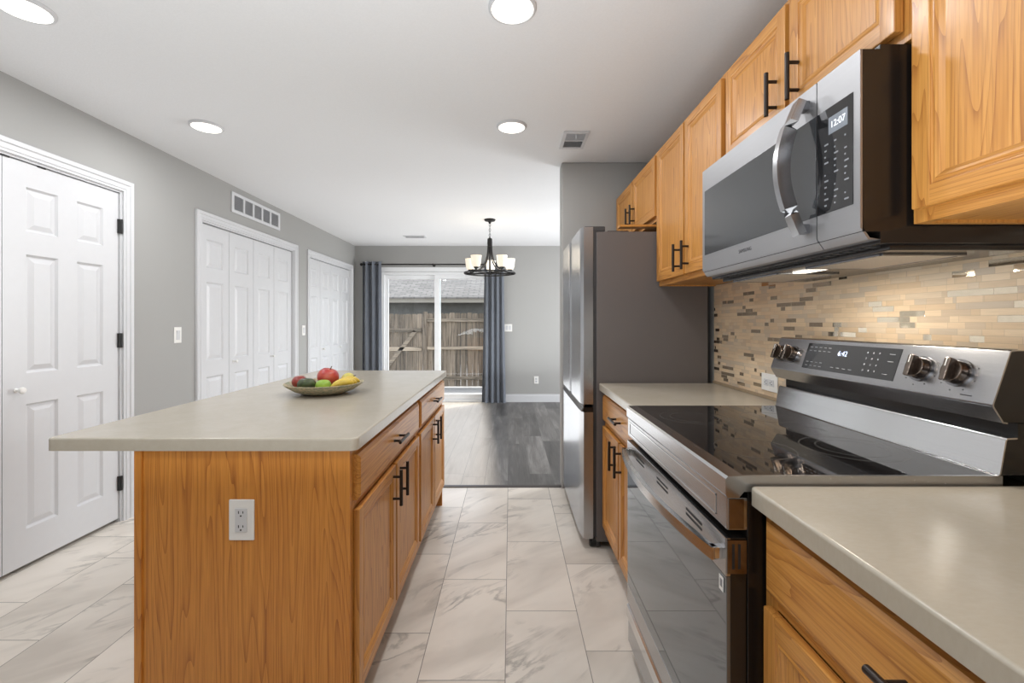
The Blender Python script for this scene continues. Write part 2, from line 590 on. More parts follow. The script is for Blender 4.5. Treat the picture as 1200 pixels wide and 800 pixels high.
        if smooth and angle < 60:
            wnm = o.modifiers.new('weighted_normals', 'WEIGHTED_NORMAL')   # keeps flat faces flat beside their bevels
            wnm.weight = 100
            wnm.keep_sharp = True
        WORLD[o] = org
        if parent is not None:
            o.parent = parent
            o.location = org - WORLD[parent]
        else:
            o.location = org
        return o
    def build_at_origin(self, name):
        me = bpy.data.meshes.new(name)
        self.bm.to_mesh(me); self.bm.free()
        for m in self.mats:
            me.materials.append(m)
        o = bpy.data.objects.new(name, me)
        COL.objects.link(o)
        WORLD[o] = Vector((0, 0, 0))
        return o

def tag(o, label, cat=None, group=None):
    o['label'] = label
    if cat: o['category'] = cat
    if group: o['group'] = group
    return o

def thing(name, loc, label, cat, group=None):
    o = bpy.data.objects.new(name, None)
    o.empty_display_size = .05
    COL.objects.link(o)
    o.location = loc
    WORLD[o] = Vector(loc)
    return tag(o, label, cat, group)

def struct(o, label=None):
    o['kind'] = 'structure'
    if label: o['label'] = label
    return o

def one_box(name, dims, m, parent=None, bev=0.0):
    b = MB(); b.box(*dims, m, bev)
    return b.build(name, parent)

def copy_thing(root, delta, label, group=None):
    """copy a thing, its parts and sub-parts, shifted by delta"""
    def rec(o, parent):
        c = o.copy()
        COL.objects.link(c)
        WORLD[c] = WORLD.get(o, o.matrix_world.translation) + Vector(delta)
        if parent is not None:
            c.parent = parent
        for ch in list(o.children):
            rec(ch, c)
        return c
    r = rec(root, None)
    r.location = Vector(root.location) + Vector(delta)
    r['label'] = label
    if group: r['group'] = group
    return r

def frame(o, u, v):
    """matrix taking local (right, up, out) to the world"""
    u, v = Vector(u), Vector(v)
    w = u.cross(v)
    m = Matrix.Identity(4)
    for i in range(3):
        m[i][0], m[i][1], m[i][2], m[i][3] = u[i], v[i], w[i], o[i]
    return m

def text_part(name, body, size, o, u, v, m, parent, align='CENTER'):
    cu = bpy.data.curves.new(name, 'FONT')
    cu.body = body; cu.size = size; cu.align_x = align; cu.align_y = 'CENTER'; cu.extrude = .0002
    tmp = bpy.data.objects.new(name, cu)
    COL.objects.link(tmp)
    dg = bpy.context.evaluated_depsgraph_get()
    me = bpy.data.meshes.new_from_object(tmp.evaluated_get(dg))
    bpy.data.objects.remove(tmp)
    me.transform(frame((0, 0, 0), u, v))
    me.materials.clear(); me.materials.append(m)
    ob = bpy.data.objects.new(name, me)
    COL.objects.link(ob)
    WORLD[ob] = Vector(o)
    ob.parent = parent
    ob.location = Vector(o) - WORLD[parent]
    return ob

# ------------------------------------------------------------------ room numbers (metres)
XL, XR, YF, YB, H = -2.43, 1.115, 6.99, -3.15, 2.44
XD = 2.62            # dining room's right wall
YS0, YS1 = 3.345, 3.465   # stub wall beside the fridge
XS = .383

# ------------------------------------------------------------------ setting
b = MB(); b.box(XL - .25, XR + .12, YB - .12, 3.385, -.12, 0, M['tile'])
struct(b.build_at_origin('floor'), 'pale marble-look tile floor of the kitchen')
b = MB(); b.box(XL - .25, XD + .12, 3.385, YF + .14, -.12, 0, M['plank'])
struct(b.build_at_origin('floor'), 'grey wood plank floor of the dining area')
b = MB(); b.box(XL - .25, XD + .12, YB - .12, YF + .50, H, H + .12, M['ceil'])
struct(b.build_at_origin('ceiling'), 'white textured ceiling')
b = MB(); b.prism([(3.362, 0), (3.366, .006), (3.404, .006), (3.408, 0)], 0, XL, XS, M['threshold'])
struct(b.build('trim_1'), 'dark transition strip between tile and plank floor')

# left wall with the openings of pantry and two closets
PY0, PY1, CY0, CY1, DY0, DY1 = 1.49, 2.80, 3.515, 5.02, 5.405, 6.81
TOP = 2.062
b = MB()
for y0, y1 in ((YB, PY0), (PY1, CY0), (CY1, DY0), (DY1, YF)):
    b.box(XL - .11, XL, y0, y1, 0, H, M['wall'])
for y0, y1 in ((PY0, PY1), (CY0, CY1), (DY0, DY1)):
    b.box(XL - .11, XL, y0, y1, TOP, H, M['wall'])
b.box(XL - .24, XL - .11, YB, YF, 0, H, M['wall'])
struct(b.build('wall_left'), 'grey painted left wall with the closet doors')

# far wall with the patio door opening
SX0, SX1, SZ1 = -2.02, -.20, 2.04
b = MB()
b.box(XL - .24, SX0, YF, YF + .14, 0, H, M['wall'])
b.box(SX1, XD, YF, YF + .14, 0, H, M['wall'])
b.box(SX0, SX1, YF, YF + .14, SZ1, H, M['wall'])
struct(b.build('wall_far'), 'grey far wall of the dining area with the patio door')
# right wall, stub wall, dining walls
b = MB(); b.box(XR, XR + .12, YB, YS0, 0, H, M['wall'])
struct(b.build('wall_right'), 'right kitchen wall behind the cabinets')
b = MB(); b.box(XS, XR + .12, YS0, YS1, 0, H, M['wall'], .012, 3)
struct(b.build('wall_stub'), 'grey wall end standing beside the refrigerator')
b = MB()
wy0, wy1, wz0, wz1 = 4.45, 6.15, .65, 2.15
b.box(XD, XD + .12, YS1, wy0, 0, H, M['wall']); b.box(XD, XD + .12, wy1, YF + .14, 0, H, M['wall'])
b.box(XD, XD + .12, wy0, wy1, 0, wz0, M['wall']); b.box(XD, XD + .12, wy0, wy1, wz1, H, M['wall'])
b.box(XR + .12, XD + .12, YS1 - .12, YS1, 0, H, M['wall'])
struct(b.build('wall_dining'), 'dining area wall out of view on the right')
b = MB()
b.box(XL - .24, XR + .12, YB - .12, YB, 0, H, M['wall'])
struct(b.build('wall_back'), 'wall behind the photographer')
def plain_window(name, x0, x1, y0, y1, z0, z1, axis, label):
    b = MB()
    if axis == 1:
        for a0, a1, c0, c1 in ((x0, x0 + .05, z0, z1), (x1 - .05, x1, z0, z1), (x0, x1, z0, z0 + .05), (x0, x1, z1 - .05, z1), ((x0 + x1) / 2 - .025, (x0 + x1) / 2 + .025, z0, z1)):
            b.box(a0, a1, y0, y1, c0, c1, M['white'])
    else:
        for a0, a1, c0, c1 in ((y0, y0 + .05, z0, z1), (y1 - .05, y1, z0, z1), (y0, y1, z0, z0 + .05), (y0, y1, z1 - .05, z1), ((y0 + y1) / 2 - .025, (y0 + y1) / 2 + .025, z0, z1)):
            b.box(x0, x1, a0, a1, c0, c1, M['white'])
    o = struct(b.build(name), label)
    g = MB()
    xm, ym = (x0 + x1) / 2, (y0 + y1) / 2
    if axis == 1: g.box(x0 + .05, x1 - .05, ym - .003, ym + .003, z0 + .05, z1 - .05, M['glass'])
    else: g.box(xm - .003, xm + .003, y0 + .05, y1 - .05, z0 + .05, z1 - .05, M['glass'])
    g.build('pane', o)
plain_window('added_window', XD + .03, XD + .09, wy0, wy1, wz0, wz1, 0, 'unseen side window added to the dining area for light')  # out-of-view window, added to go with the side fill

# baseboards
def baseboard(name, pts_box, label):
    b = MB()
    for x0, x1, y0, y1, out in pts_box:
        b.box(x0, x1, y0, y1, 0, .105, M['white'], .003)
        if out == 'x': b.box(x0, x0 + (x1 - x0) * .55, y0, y1, .105, .125, M['white'], .003)
        else: b.box(x0, x1, y0 + (y1 - y0) * .45, y1, .105, .125, M['white'], .003)
    struct(b.build(name), label)
baseboard('baseboard_left', [(XL, XL + .014, 2.875, 3.458, 'x'), (XL, XL + .014, 5.158, 5.346, 'x'), (XL, XL + .014, YB, 1.41, 'x')], 'white baseboard along the left wall')
baseboard('baseboard_far', [(SX1 + .07, XD, YF - .014, YF, 'y'), (XL, SX0 - .07, YF - .014, YF, 'y')], 'white baseboard along the far wall')

# ------------------------------------------------------------------ interior doors
def casing(name, y0, y1, top, label, w=.068):
    b = MB()
    prof = [(0, 0), (0, .011), (.18 * w, .012), (.22 * w, .016), (.36 * w, .016), (.40 * w, .012), (.58 * w, .013), (.66 * w, .020), (.92 * w, .021), (w, .018), (w, 0)]
    st = [[(XL + h, y0 - d, 0) for d, h in prof], [(XL + h, y0 - d, top + d) for d, h in prof],
          [(XL + h, y1 + d, top + d) for d, h in prof], [(XL + h, y1 + d, 0) for d, h in prof]]
    n = len(prof)
    vs = [p for r in st for p in r]
    fs = []
    for k in range(3):
        for i in range(n - 1):
            fs.append((k * n + i, k * n + i + 1, (k + 1) * n + i + 1, (k + 1) * n + i))
    b.poly(vs, fs, M['white'])
    b.box(XL - .105, XL - .0005, y0, y0 + .012, 0, top - .012, M['white'])
    b.box(XL - .105, XL - .0005, y1 - .012, y1, 0, top - .012, M['white'])
    b.box(XL - .105, XL - .0005, y0, y1, top - .012, top, M['white'])
    bmesh.ops.recalc_face_normals(b.bm, faces=list(b.bm.faces))
    return struct(b.build(name, angle=25), label)
casing('trim_2', PY0, PY1, TOP, 'white casing around the double pantry doors')
casing('trim_3', CY0, CY1, TOP - .012, 'white casing around the wide bifold closet')
casing('trim_4', DY0, DY1, TOP - .012, 'white casing around the bifold closet by the far corner')

def panel_slab(b, x, y0, y1, z0, z1, cols, rows, stile, m):
    """moulded panel leaf, front face at x facing +X; cols = number of panel columns, rows = list of (z low, z high) of panels"""
    T = .034
    b.box(x - T, x - .012, y0, y1, z0, z1, m)
    wcol = ((y1 - y0) - stile * (cols + 1)) / cols
    ys = []
    for c in range(cols):
        a = y0 + stile + c * (wcol + stile)
        ys.append((a, a + wcol))
    # stiles
    e = [y0] + [v for p in ys for v in p] + [y1]
    for i in range(0, len(e), 2):
        b.box(x - .0125, x, e[i], e[i + 1], z0, z1, m)
    ez = [z0] + [v for p in rows for v in p] + [z1]
    for (a, c) in ys:
        for i in range(0, len(ez), 2):
            b.box(x - .0125, x, a, c, ez[i], ez[i + 1], m)
        for (p, q) in rows:
            def ring(i0, d0, i1, d1):
                A = [(x - d0, a + i0, p + i0), (x - d0, c - i0, p + i0), (x - d0, c - i0, q - i0), (x - d0, a + i0, q - i0)]
                B = [(x - d1, a + i1, p + i1), (x - d1, c - i1, p + i1), (x - d1, c - i1, q - i1), (x - d1, a + i1, q - i1)]
                for k in range(4):
                    b.face([A[k], A[(k + 1) % 4], B[(k + 1) % 4], B[k]], m)
            ring(0, 0, .010, .010)
            ring(.010, .010, .016, .010)
            ring(.016, .010, .040, .002)
            i = .040
            b.face([(x - .002, a + i, p + i), (x - .002, c - i, p + i), (x - .002, c - i, q - i), (x - .002, a + i, q - i)], m)

ROWS = [(.20, .83), (.985, 1.585), (1.70, 1.925)]
def knob(parent, x, y, z, m, r=.017):
    b = MB()
    b.lathe([(.011, 0), (.011, .003), (.006, .006), (.006, .018), (r * .8, .024), (r, .031), (r * .9, .038), (r * .5, .042)], (x, y, z), m, 20, 'X')
    return b.build('knob', parent)

mid = 2.148
for nm, (a, c), kn, lab in (('door_1', (mid + .002, PY1 - .014), mid + .060, 'white six-panel pantry door leaf with black hinges'),
                            ('door_2', (PY0 + .014, mid - .002), mid - .06, 'white six-panel pantry door leaf at the left edge of the photo')):
    b = MB(); panel_slab(b, XL - .012, a, c, .022, TOP - .016, 2, ROWS, .105, M['white'])
    o = struct(b.build(nm), lab)
    knob(o, XL - .012, kn, .905, M['plastic'])
    hy = c + .004 if nm == 'door_1' else a - .004
    for hz in (1.84, 1.13, .24):
        h = MB(); h.cyl((XL + .001, hy, hz - .045), (XL + .001, hy, hz + .045), .009, M['hinge'], seg=14, bev=.002)
        h.box(XL - .014, XL + .004, hy - .013, hy + .010, hz - .044, hz + .044, M['hinge'])
        h.build('hinge', o)
# ball catches on the top jamb of the pantry
tag(one_box('door_catch', (XL - .03, XL - .008, mid + .16, mid + .20, TOP - .019, TOP - .0125), M['hinge']), 'black latch catch on top jamb, farther along the pantry doors', 'door catch')
tag(one_box('door_catch', (XL - .03, XL - .008, mid - .02, mid + .03, TOP - .019, TOP - .0125), M['hinge']), 'black latch catch on top jamb at the left edge of the photo', 'door catch')

def bifold(n, y0, y1, knob_fr, labels):
    w = (y1 - y0 - .024) / 4
    k = 0
    for pair in range(2):
        o = None
        for leaf in range(2):
            a = y0 + .012 + (pair * 2 + leaf) * w
            b = MB()
            panel_slab(b, XL - .022, a + .0025, a + w - .0025, .02, TOP - .030, 1, [(.20, .80), (.93, 1.57), (1.685, 1.915)], .078, M['white'])
            if leaf == 0:
                o = struct(b.build('door_%d' % (n + pair)), labels[pair])
            else:
                b.build('leaf', o)
        ky = y0 + .012 + (1 if pair == 0 else 3) * w + (.06 if pair == 0 else -.06)
        knob(o, XL - .022, ky, .90, M['plastic'], .013)
bifold(3, CY0, CY1, None, ['near folding door pair of the wide closet', 'far folding door pair of the wide closet'])
bifold(5, DY0, DY1, None, ['near folding door pair of the closet by the far corner', 'far folding door pair of the closet by the far corner'])

# ------------------------------------------------------------------ vents, switches, outlets
def wall_grille():
    y0, y1, z0, z1 = 3.885, 4.70, 2.205, 2.385
    t = thing('return_air_grille', (XL, (y0 + y1) / 2, z0), 'white louvred return air grille above the wide closet doors', 'air vent')
    b = MB()
    b.box(XL, XL + .012, y0, y1, z0, z0 + .028, M['white'], .003); b.box(XL, XL + .012, y0, y1, z1 - .028, z1, M['white'], .003)
    b.box(XL, XL + .0115, y0 + .0005, y0 + .034, z0 + .02, z1 - .02, M['white']); b.box(XL, XL + .0115, y1 - .034, y1 - .0005, z0 + .02, z1 - .02, M['white'])
    w = (y1 - y0 - .068) / 5
    for i in range(1, 5):
        yy = y0 + .034 + i * w
        b.box(XL, XL + .011, yy - .013, yy + .013, z0 + .02, z1 - .02, M['white'], .002)
    b.build('grille_frame', t)
    one_box('duct_backing', (XL + .0005, XL + .002, y0 + .02, y1 - .02, z0 + .02, z1 - .02), M['vent_dark'], t)
    for i in range(9):
        zz = z0 + .036 + i * .0135
        b = MB(); b.prism([(XL + .002, zz), (XL + .009, zz - .006), (XL + .009, zz - .0045), (XL + .002, zz + .0015)], 1, y0 + .03, y1 - .03, M['white'])
        b.build('louvre', t, smooth=False)
wall_grille()

def ceil_vent(name, x0, x1, y0, y1, label, n=14):
    t = thing(name, ((x0 + x1) / 2, (y0 + y1) / 2, H), label, 'air vent')
    z = H - .010
    b = MB()
    fw = .022
    b.box(x0, x1, y0, y0 + fw, z, H, M['white'], .003); b.box(x0, x1, y1 - fw, y1, z, H, M['white'], .003)
    b.box(x0 + .0005, x0 + fw, y0 + .015, y1 - .015, z + .0005, H, M['white']); b.box(x1 - fw, x1 - .0005, y0 + .015, y1 - .015, z + .0005, H, M['white'])
    ym = (y0 + y1) / 2
    b.box(x0 + .01, x1 - .01, ym - .006, ym + .006, z + .001, H, M['white'], .002)
    b.build('grille_frame', t)
    one_box('duct_backing', (x0 + .01, x1 - .01, y0 + .01, y1 - .01, H - .002, H - .0005), M['vent_dark'], t)
    for i in range(n):
        y = y0 + fw + (i + .5) * (y1 - y0 - 2 * fw) / n
        s = .004 if y > ym else .001
        b = MB(); b.prism([(y - s, z + .001), (y + s, z + .008), (y + s + .0012, z + .008), (y - s + .0012, z + .001)], 0, x0 + fw, x1 - fw, M['white'])
        b.build('louvre', t, smooth=False)
    b = MB(); b.box((x0 + x1) / 2 - .004, (x0 + x1) / 2 + .004, y0 + .03, y0 + .036, z - .022, z + .002, M['white'], .001)
    b.build('damper_lever', t)
ceil_vent('ceiling_register', .335, .50, 2.80, 3.07, 'small white ceiling register near the wall end beside the refrigerator')
ceil_vent('ceiling_register', -1.48, -1.18, 6.15, 6.30, 'white ceiling register in front of the patio door', 6)

def plate(name, o, u, v, label, cat, kind, w=.072, h=.116, cover='plastic'):
    t = thing(name, o, label, cat, 'wall switches' if kind == 'switch' else 'power outlets')
    b = MB(); b.M = frame(o, u, v)
    b.box(-w / 2, w / 2, -h / 2, h / 2, 0, .006, M[cover], .0025)
    b.build('cover_plate', t)
    if kind == 'switch':
        n = max(1, round(w / .06) if w > .09 else 1)
        for i in range(n):
            c = (i - (n - 1) / 2) * .046
            b = MB(); b.M = frame(o, u, v)
            b.box(c - .0165, c + .0165, -.034, .034, .004, .0085, M['white'], .001)
            b.prism([(-.031, .0083), (.031, .0083), (.031, .0115), (0, .0088)], 0, c - .0145, c + .0145, M['white'])
            b.build('rocker', t)
    else:
        n = 2 if w > .09 and h < .1 else 1
        b = MB(); b.M = frame(o, u, v)
        cs = [(0, .020), (0, -.020)] if h > .1 else [(-.020, 0), (.020, 0)]
        rec = None
        for k, (cx, cy) in enumerate(cs):
            if kind != 'decora' or k == 0:
                b = MB(); b.M = frame(o, u, v)
                if kind == 'decora':
                    b.box(-.0168, .0168, -.0335, .0335, .005, .0085, M['white'], .001)
                else:
                    b.box(cx - .0165, cx + .0165, cy - .0145, cy + .0145, .005, .0085, M['white'], .003)
                rec = b.build('receptacle', t)
            s = MB(); s.M = frame(o, u, v)
            if h > .1:
                s.box(cx - .0075, cx - .005, cy - .001, cy + .007, .0082, .0088, M['slot']); s.box(cx + .005, cx + .0075, cy, cy + .0065, .0082, .0088, M['slot'])
                s.cyl((cx, cy - .007, .0082), (cx, cy - .007, .0088), .0026, M['slot'], seg=10)
            else:
                s.box(cx - .001, cx + .007, cy - .0075, cy - .005, .0082, .0088, M['slot']); s.box(cx, cx + .0065, cy + .005, cy + .0075, .0082, .0088, M['slot'])
                s.cyl((cx - .007, cy, .0082), (cx - .007, cy, .0088), .0026, M['slot'], seg=10)
            s.build('slots', rec)
    return t
plate('light_switch', (XL, 3.262, 1.15), (0, 1, 0), (0, 0, 1), 'white light switch between pantry and wide closet', 'light switch', 'switch')
plate('light_switch', (XL, 5.252, 1.15), (0, 1, 0), (0, 0, 1), 'white light switch on narrow wall between the two closets', 'light switch', 'switch')
plate('light_switch', (-.03, YF, 1.16), (1, 0, 0), (0, 0, 1), 'white double light switch on far wall right of curtain', 'light switch', 'switch', .118, .116)
plate('wall_outlet', (.405, YF, .345), (1, 0, 0), (0, 0, 1), 'white outlet low on the far wall near the baseboard', 'outlet', 'duplex')
plate('wall_outlet', (1.108, 1.905, .985), (0, -1, 0), (0, 0, 1), 'white sideways outlet on mosaic backsplash left of range', 'outlet', 'duplex', .116, .074)

# ------------------------------------------------------------------ ceiling lamps
LG = 'round flush lights of the kitchen ceiling'
def disc_light(x, y, label):
    t = thing('ceiling_light', (x, y, H), label, 'ceiling light', LG)
    b = MB(); b.lathe([(.092, 0), (.092, -.006), (.088, -.012), (.083, -.014), (.080, -.012), (.080, 0)], (x, y, H), M['white'], 40)
    b.build('trim_ring', t)
    b = MB(); b.lathe([(.081, -.004), (.081, -.011), (.06, -.0135), (.03, -.0145), (.004, -.015)], (x, y, H), M['lamp'], 40)
    b.build('diffuser', t)
    L = add_light('lamp', 'AREA', (0, 0, -.018), LAMP_W, (.975, .985, 1.0), .16, direction=(0, 0, -1), parent=t, disk=True)
    return t
for x, y, lab in ((.008, 2.73, 'round lit ceiling light above the aisle, nearer the ceiling register'),
                  (.008, 1.70, 'round lit ceiling light above the aisle, cut by the top of the photo'),
                  (-1.855, 2.73, 'round lit ceiling light on the left, above the wall near the pantry'),
                  (-1.85, 1.70, 'round lit ceiling light in the top left corner of the photo'),
                  (-.55, .25, 'unseen round ceiling light added above and just left of the photographer'),  # out-of-view lamp, added to light the near counters and floor
                  (.008, -.8, 'round ceiling light behind the photographer')):
    disc_light(x, y, lab)

# ------------------------------------------------------------------ patio door, curtains
def patio_door():
    y0, y1 = YF + .02, YF + .12
    b = MB()
    b.box(SX0, SX0 + .045, y0, y1, 0, SZ1, M['vinyl'], .003); b.box(SX1 - .045, SX1, y0, y1, 0, SZ1, M['vinyl'], .003)
    b.box(SX0 + .01, SX1 - .01, y0 + .001, y1 - .001, SZ1 - .05, SZ1 - .001, M['vinyl'], .003); b.box(SX0, SX1, y0 - .02, y1 + .02, 0, .035, M['vinyl'], .003)
    t = struct(b.build('door_7'), 'white sliding glass patio door in the far wall')
    b = MB()
    for x0, x1 in ((SX0 - .062, SX0), (SX1, SX1 + .062)):
        b.box(x0, x1, YF - .014, YF, 0, SZ1 + .065, M['vinyl'], .003)
    b.box(SX0, SX1, YF - .014, YF, SZ1, SZ1 + .065, M['vinyl'], .003)
    struct(b.build('trim_5'), 'white trim around the sliding patio door')
    xm = -1.145
    for i, (x0, x1, yy) in enumerate(((SX0 + .045, xm + .045, YF + .085), (xm - .045, SX1 - .045, YF + .045))):
        b = MB()
        s = .052 if i == 0 else .078
        b.box(x0, x0 + s, yy - .016, yy + .016, .036, SZ1 - .05, M['vinyl'], .003)
        b.box(x1 - .052, x1, yy - .016, yy + .016, .036, SZ1 - .05, M['vinyl'], .003)
        b.box(x0 + .01, x1 - .01, yy - .0155, yy + .0155, .037, .036 + .085, M['vinyl'], .003)
        b.box(x0 + .01, x1 - .01, yy - .0155, yy + .0155, SZ1 - .11, SZ1 - .051, M['vinyl'], .003)
        p = b.build('sash', t)
        g = MB(); g.box(x0 + s - .004, x1 - .05, yy - .004, yy + .004, .115, SZ1 - .105, M['glass'])
        g.build('pane', p)
        if i == 1:
            h = MB(); h.tube([(x1 - .026, yy - .016, .93), (x1 - .026, yy - .045, .95), (x1 - .026, yy - .045, 1.07), (x1 - .026, yy - .016, 1.09)], .008, M['vinyl'])
            h.build('handle', p)
patio_door()

YC, ZR = 6.87, 2.135
t = thing('curtain_rod', (-1.2, YC, ZR), 'black curtain rod above the sliding patio door', 'curtain rod')
b = MB(); b.cyl((-2.27, YC, ZR), (-.08, YC, ZR), .011, M['black'], seg=16); b.build('rod', t)
for s, x in ((-1, -2.27), (1, -.08)):
    b = MB(); b.lathe([(.006, 0), (.018, .004), (.024, .018), (.018, .034), (.006, .04)] if s > 0 else [(.006, 0), (.018, -.004), (.024, -.018), (.018, -.034), (.006, -.04)], (x, YC, ZR), M['black'], 18, 'X')
    b.build('finial', t)
for x in (-2.29 + .06, -1.19, -.10):
    b = MB(); b.cyl((x, YC, ZR), (x, YF - .002, ZR), .007, M['black'], seg=12)
    b.lathe([(.014, -.008), (.016, 0), (.014, .008)], (x, YC, ZR), M['black'], 16, 'X')
    b.cyl((x, YF - .008, ZR), (x, YF - .001, ZR), .022, M['black'], seg=18)
    b.build('bracket', t)

def curtain(x0, x1, flare0, flare1, folds, label, z0=.012):
    b = MB()
    NX, NZ = folds * 14, 26
    rows = []
    for j in range(NZ + 1):
        f = j / NZ
        z = ZR + .045 - f * (ZR + .045 - z0)
        row = []
        for i in range(NX + 1):
            s = i / NX
            g = f ** 1.5
            xa = x0 + (flare0 - x0) * g
            xb = x1 + (flare1 - x1) * g
            ph = 2 * PI * folds * s
            x = xa + (xb - xa) * s + .010 * math.sin(2 * ph + .6) * (xb - xa) / .3
            y = YC + .042 * math.sin(ph + .25 * math.sin(3.1 * f + s * 5)) * (1 + .25 * math.sin(5 * s + 2 * f)) 
            row.append((x, y, z))
        rows.append(row)
    vs, fs = [], []
    for off in (0.0, .004):
        for r in rows:
            vs += [(p[0], p[1] + off, p[2]) for p in r]
    n1 = NX + 1
    N = n1 * (NZ + 1)
    for j in range(NZ):
        for i in range(NX):
            a = j * n1 + i
            fs.append((a, a + n1, a + n1 + 1, a + 1))
            fs.append((N + a, N + a + 1, N + a + n1 + 1, N + a + n1))
    for j in range(NZ):
        a = j * n1
        fs.append((a, N + a, N + a + n1, a + n1)); c = a + NX
        fs.append((c, c + n1, N + c + n1, N + c))
    for i in range(NX):
        fs.append((i, i + 1, N + i + 1, N + i)); c = NZ * n1 + i
        fs.append((c, N + c, N + c + 1, c + 1))
    b.poly(vs, fs, M['curtain'])
    o = tag(b.build('curtain', angle=80), label, 'curtain', 'curtain panels of the patio door')
    return o
curtain(-2.275, -1.985, -2.285, -1.97, 3, 'slate blue curtain panel bunched at left of patio door')
curtain(-.405, -.105, -.445, -.075, 4, 'slate blue curtain panel bunched at right of patio door')

# ------------------------------------------------------------------ outdoors
GZ = -.30
b = MB(); b.box(-9, 9, YF + .14, 24, GZ - .1, GZ, M['concrete'])
struct(b.build('ground'), 'concrete patio outside the sliding door')
b = MB(); b.box(-2.6, .4, YF + .14, YF + .30, GZ, -.03, M['concrete'], .01)
struct(b.build('doorstep'), 'concrete step under the sliding door')

YFN = 10.6
def picket(parent, x, w, ztop, y=YFN):
    b = MB()
    c = .022
    b.prism([(x, GZ + .03), (x + w, GZ + .03), (x + w, ztop - c), (x + w - c, ztop), (x + c, ztop), (x, ztop - c)], 1, y, y + .018, M['fence_z'])
    b.build('picket', parent, smooth=False)
ft = thing('wooden_fence', (-.4, YFN, GZ), 'weathered wooden board fence with three rails beyond patio door', 'fence')
x = -1.98
while x < 2.2:
    w = random.uniform(.125, .142)
    picket(ft, x, w, 1.47 + random.uniform(-.012, .012))
    x += w + random.uniform(.003, .010)
for z in (1.30, .64, -.07):
    one_box('rail', (-1.98, 2.2, YFN - .04, YFN, z - .04, z + .04), M['fence_x'], ft, .004)
for x in (-2.06, .95):
    one_box('post', (x, x + .09, YFN - .06, YFN + .03, GZ, 1.40 if x > 0 else 1.50), M['fence_z'], ft, .006)
gt = thing('wooden_gate', (-2.6, YFN, GZ), 'weathered wooden gate with diagonal brace seen through left door pane', 'gate')
for k in range(17):
    picket(gt, -4.4 + k * .1367, .1315, 1.45 + random.uniform(-.012, .012))
for z in (1.06, .62, -.02):
    one_box('rail', (-3.2, -2.10, YFN - .035, YFN, z - .045, z + .045), M['fence_x'], gt, .004)
b = MB(); b.tube([(-3.05, YFN - .018, .02), (-2.25, YFN - .018, 1.04)], .03, M['fence_x'], flat=(.017, .045))
b.build('brace', gt)
# neighbour's house
ht = thing('neighbour_house', (-1, 16.6, GZ), 'neighbouring house with shingled roof beyond the wooden fence', 'house')
one_box('house_wall', (-7, 7, 16.6, 16.8, GZ, 2.02), M['siding'], ht)
one_box('soffit', (-7.3, 7.3, 16.02, 16.62, 2.0, 2.03), M['fascia'], ht)
one_box('fascia', (-7.3, 7.3, 15.98, 16.03, 1.96, 2.12), M['fascia'], ht)
b = MB(); b.poly([(-7.4, 15.92, 2.10), (7.4, 15.92, 2.10), (7.4, 21.5, 4.62), (-7.4, 21.5, 4.62), (-7.4, 15.92, 2.15), (7.4, 15.92, 2.15), (7.4, 21.5, 4.67), (-7.4, 21.5, 4.67)],
                 [(0, 3, 2, 1), (4, 5, 6, 7), (0, 1, 5, 4), (2, 3, 7, 6), (0, 4, 7, 3), (1, 2, 6, 5)], M['shingle'])
b.build('roof', ht, smooth=False)

# ------------------------------------------------------------------ cabinet parts
def bar_pull(parent, face, x, y, z, length, vertical):
    """face = -1: the front looks to -X, +1: to +X; x is the door's front face"""
    b = MB()
    xo = x + face * .030
    h = length / 2
    if vertical:
        b.cyl((xo, y, z - h), (xo, y, z + h), .0062, M['bronze'], seg=14, bev=.001)
        ps = [(y, z - h + .026), (y, z + h - .026)]
    else:
        b.cyl((xo, y - h, z), (xo, y + h, z), .0062, M['bronze'], seg=14, bev=.001)
        ps = [(y - h + .026, z), (y + h - .026, z)]
    for py, pz in ps:
        b.cyl((x - face * .001, py, pz), (xo, py, pz), .0048, M['bronze'], seg=12)
    return b.build('handle', parent)

def shaker(parent, face, x, y0, y1, z0, z1, T=.019, fw=.040, name='door'):
    """framed cabinet door with recessed panel; x = its front face"""
    b = MB()
    xb = x - face * T
    for ya, yb in ((y0, y0 + fw), (y1 - fw, y1)):
        b.box(xb, x, ya, yb, z0, z1, OZ, .0035)
    for za, zb in ((z0, z0 + fw), (z1 - fw, z1)):
        b.box(xb, x - face * .0003, y0 + fw - .004, y1 - fw + .004, za, zb, OY, .0035)
    def P(d, i):
        xx = x - face * d
        return [(xx, y0 + fw + i, z0 + fw + i), (xx, y1 - fw - i, z0 + fw + i), (xx, y1 - fw - i, z1 - fw - i), (xx, y0 + fw + i, z1 - fw - i)]
    steps = [(.0010, -.002), (.0040, .001), (.0040, .004), (.0022, .008), (.0040, .013), (.0095, .021), (.0106, .0225)]
    for (d0, i0), (d1, i1) in zip(steps, steps[1:]):
        A, B = P(d0, i0), P(d1, i1)
        for k in range(4):
            q = [A[k], A[(k + 1) % 4], B[(k + 1) % 4], B[k]]
            b.face(q if face < 0 else q[::-1], OY if k % 2 == 0 else OZ)
    b.box(xb + face * .002, x - face * .0095, y0 + fw - .006, y1 - fw + .006, z0 + fw - .006, z1 - fw + .006, OZ)
    return b.build(name, parent)

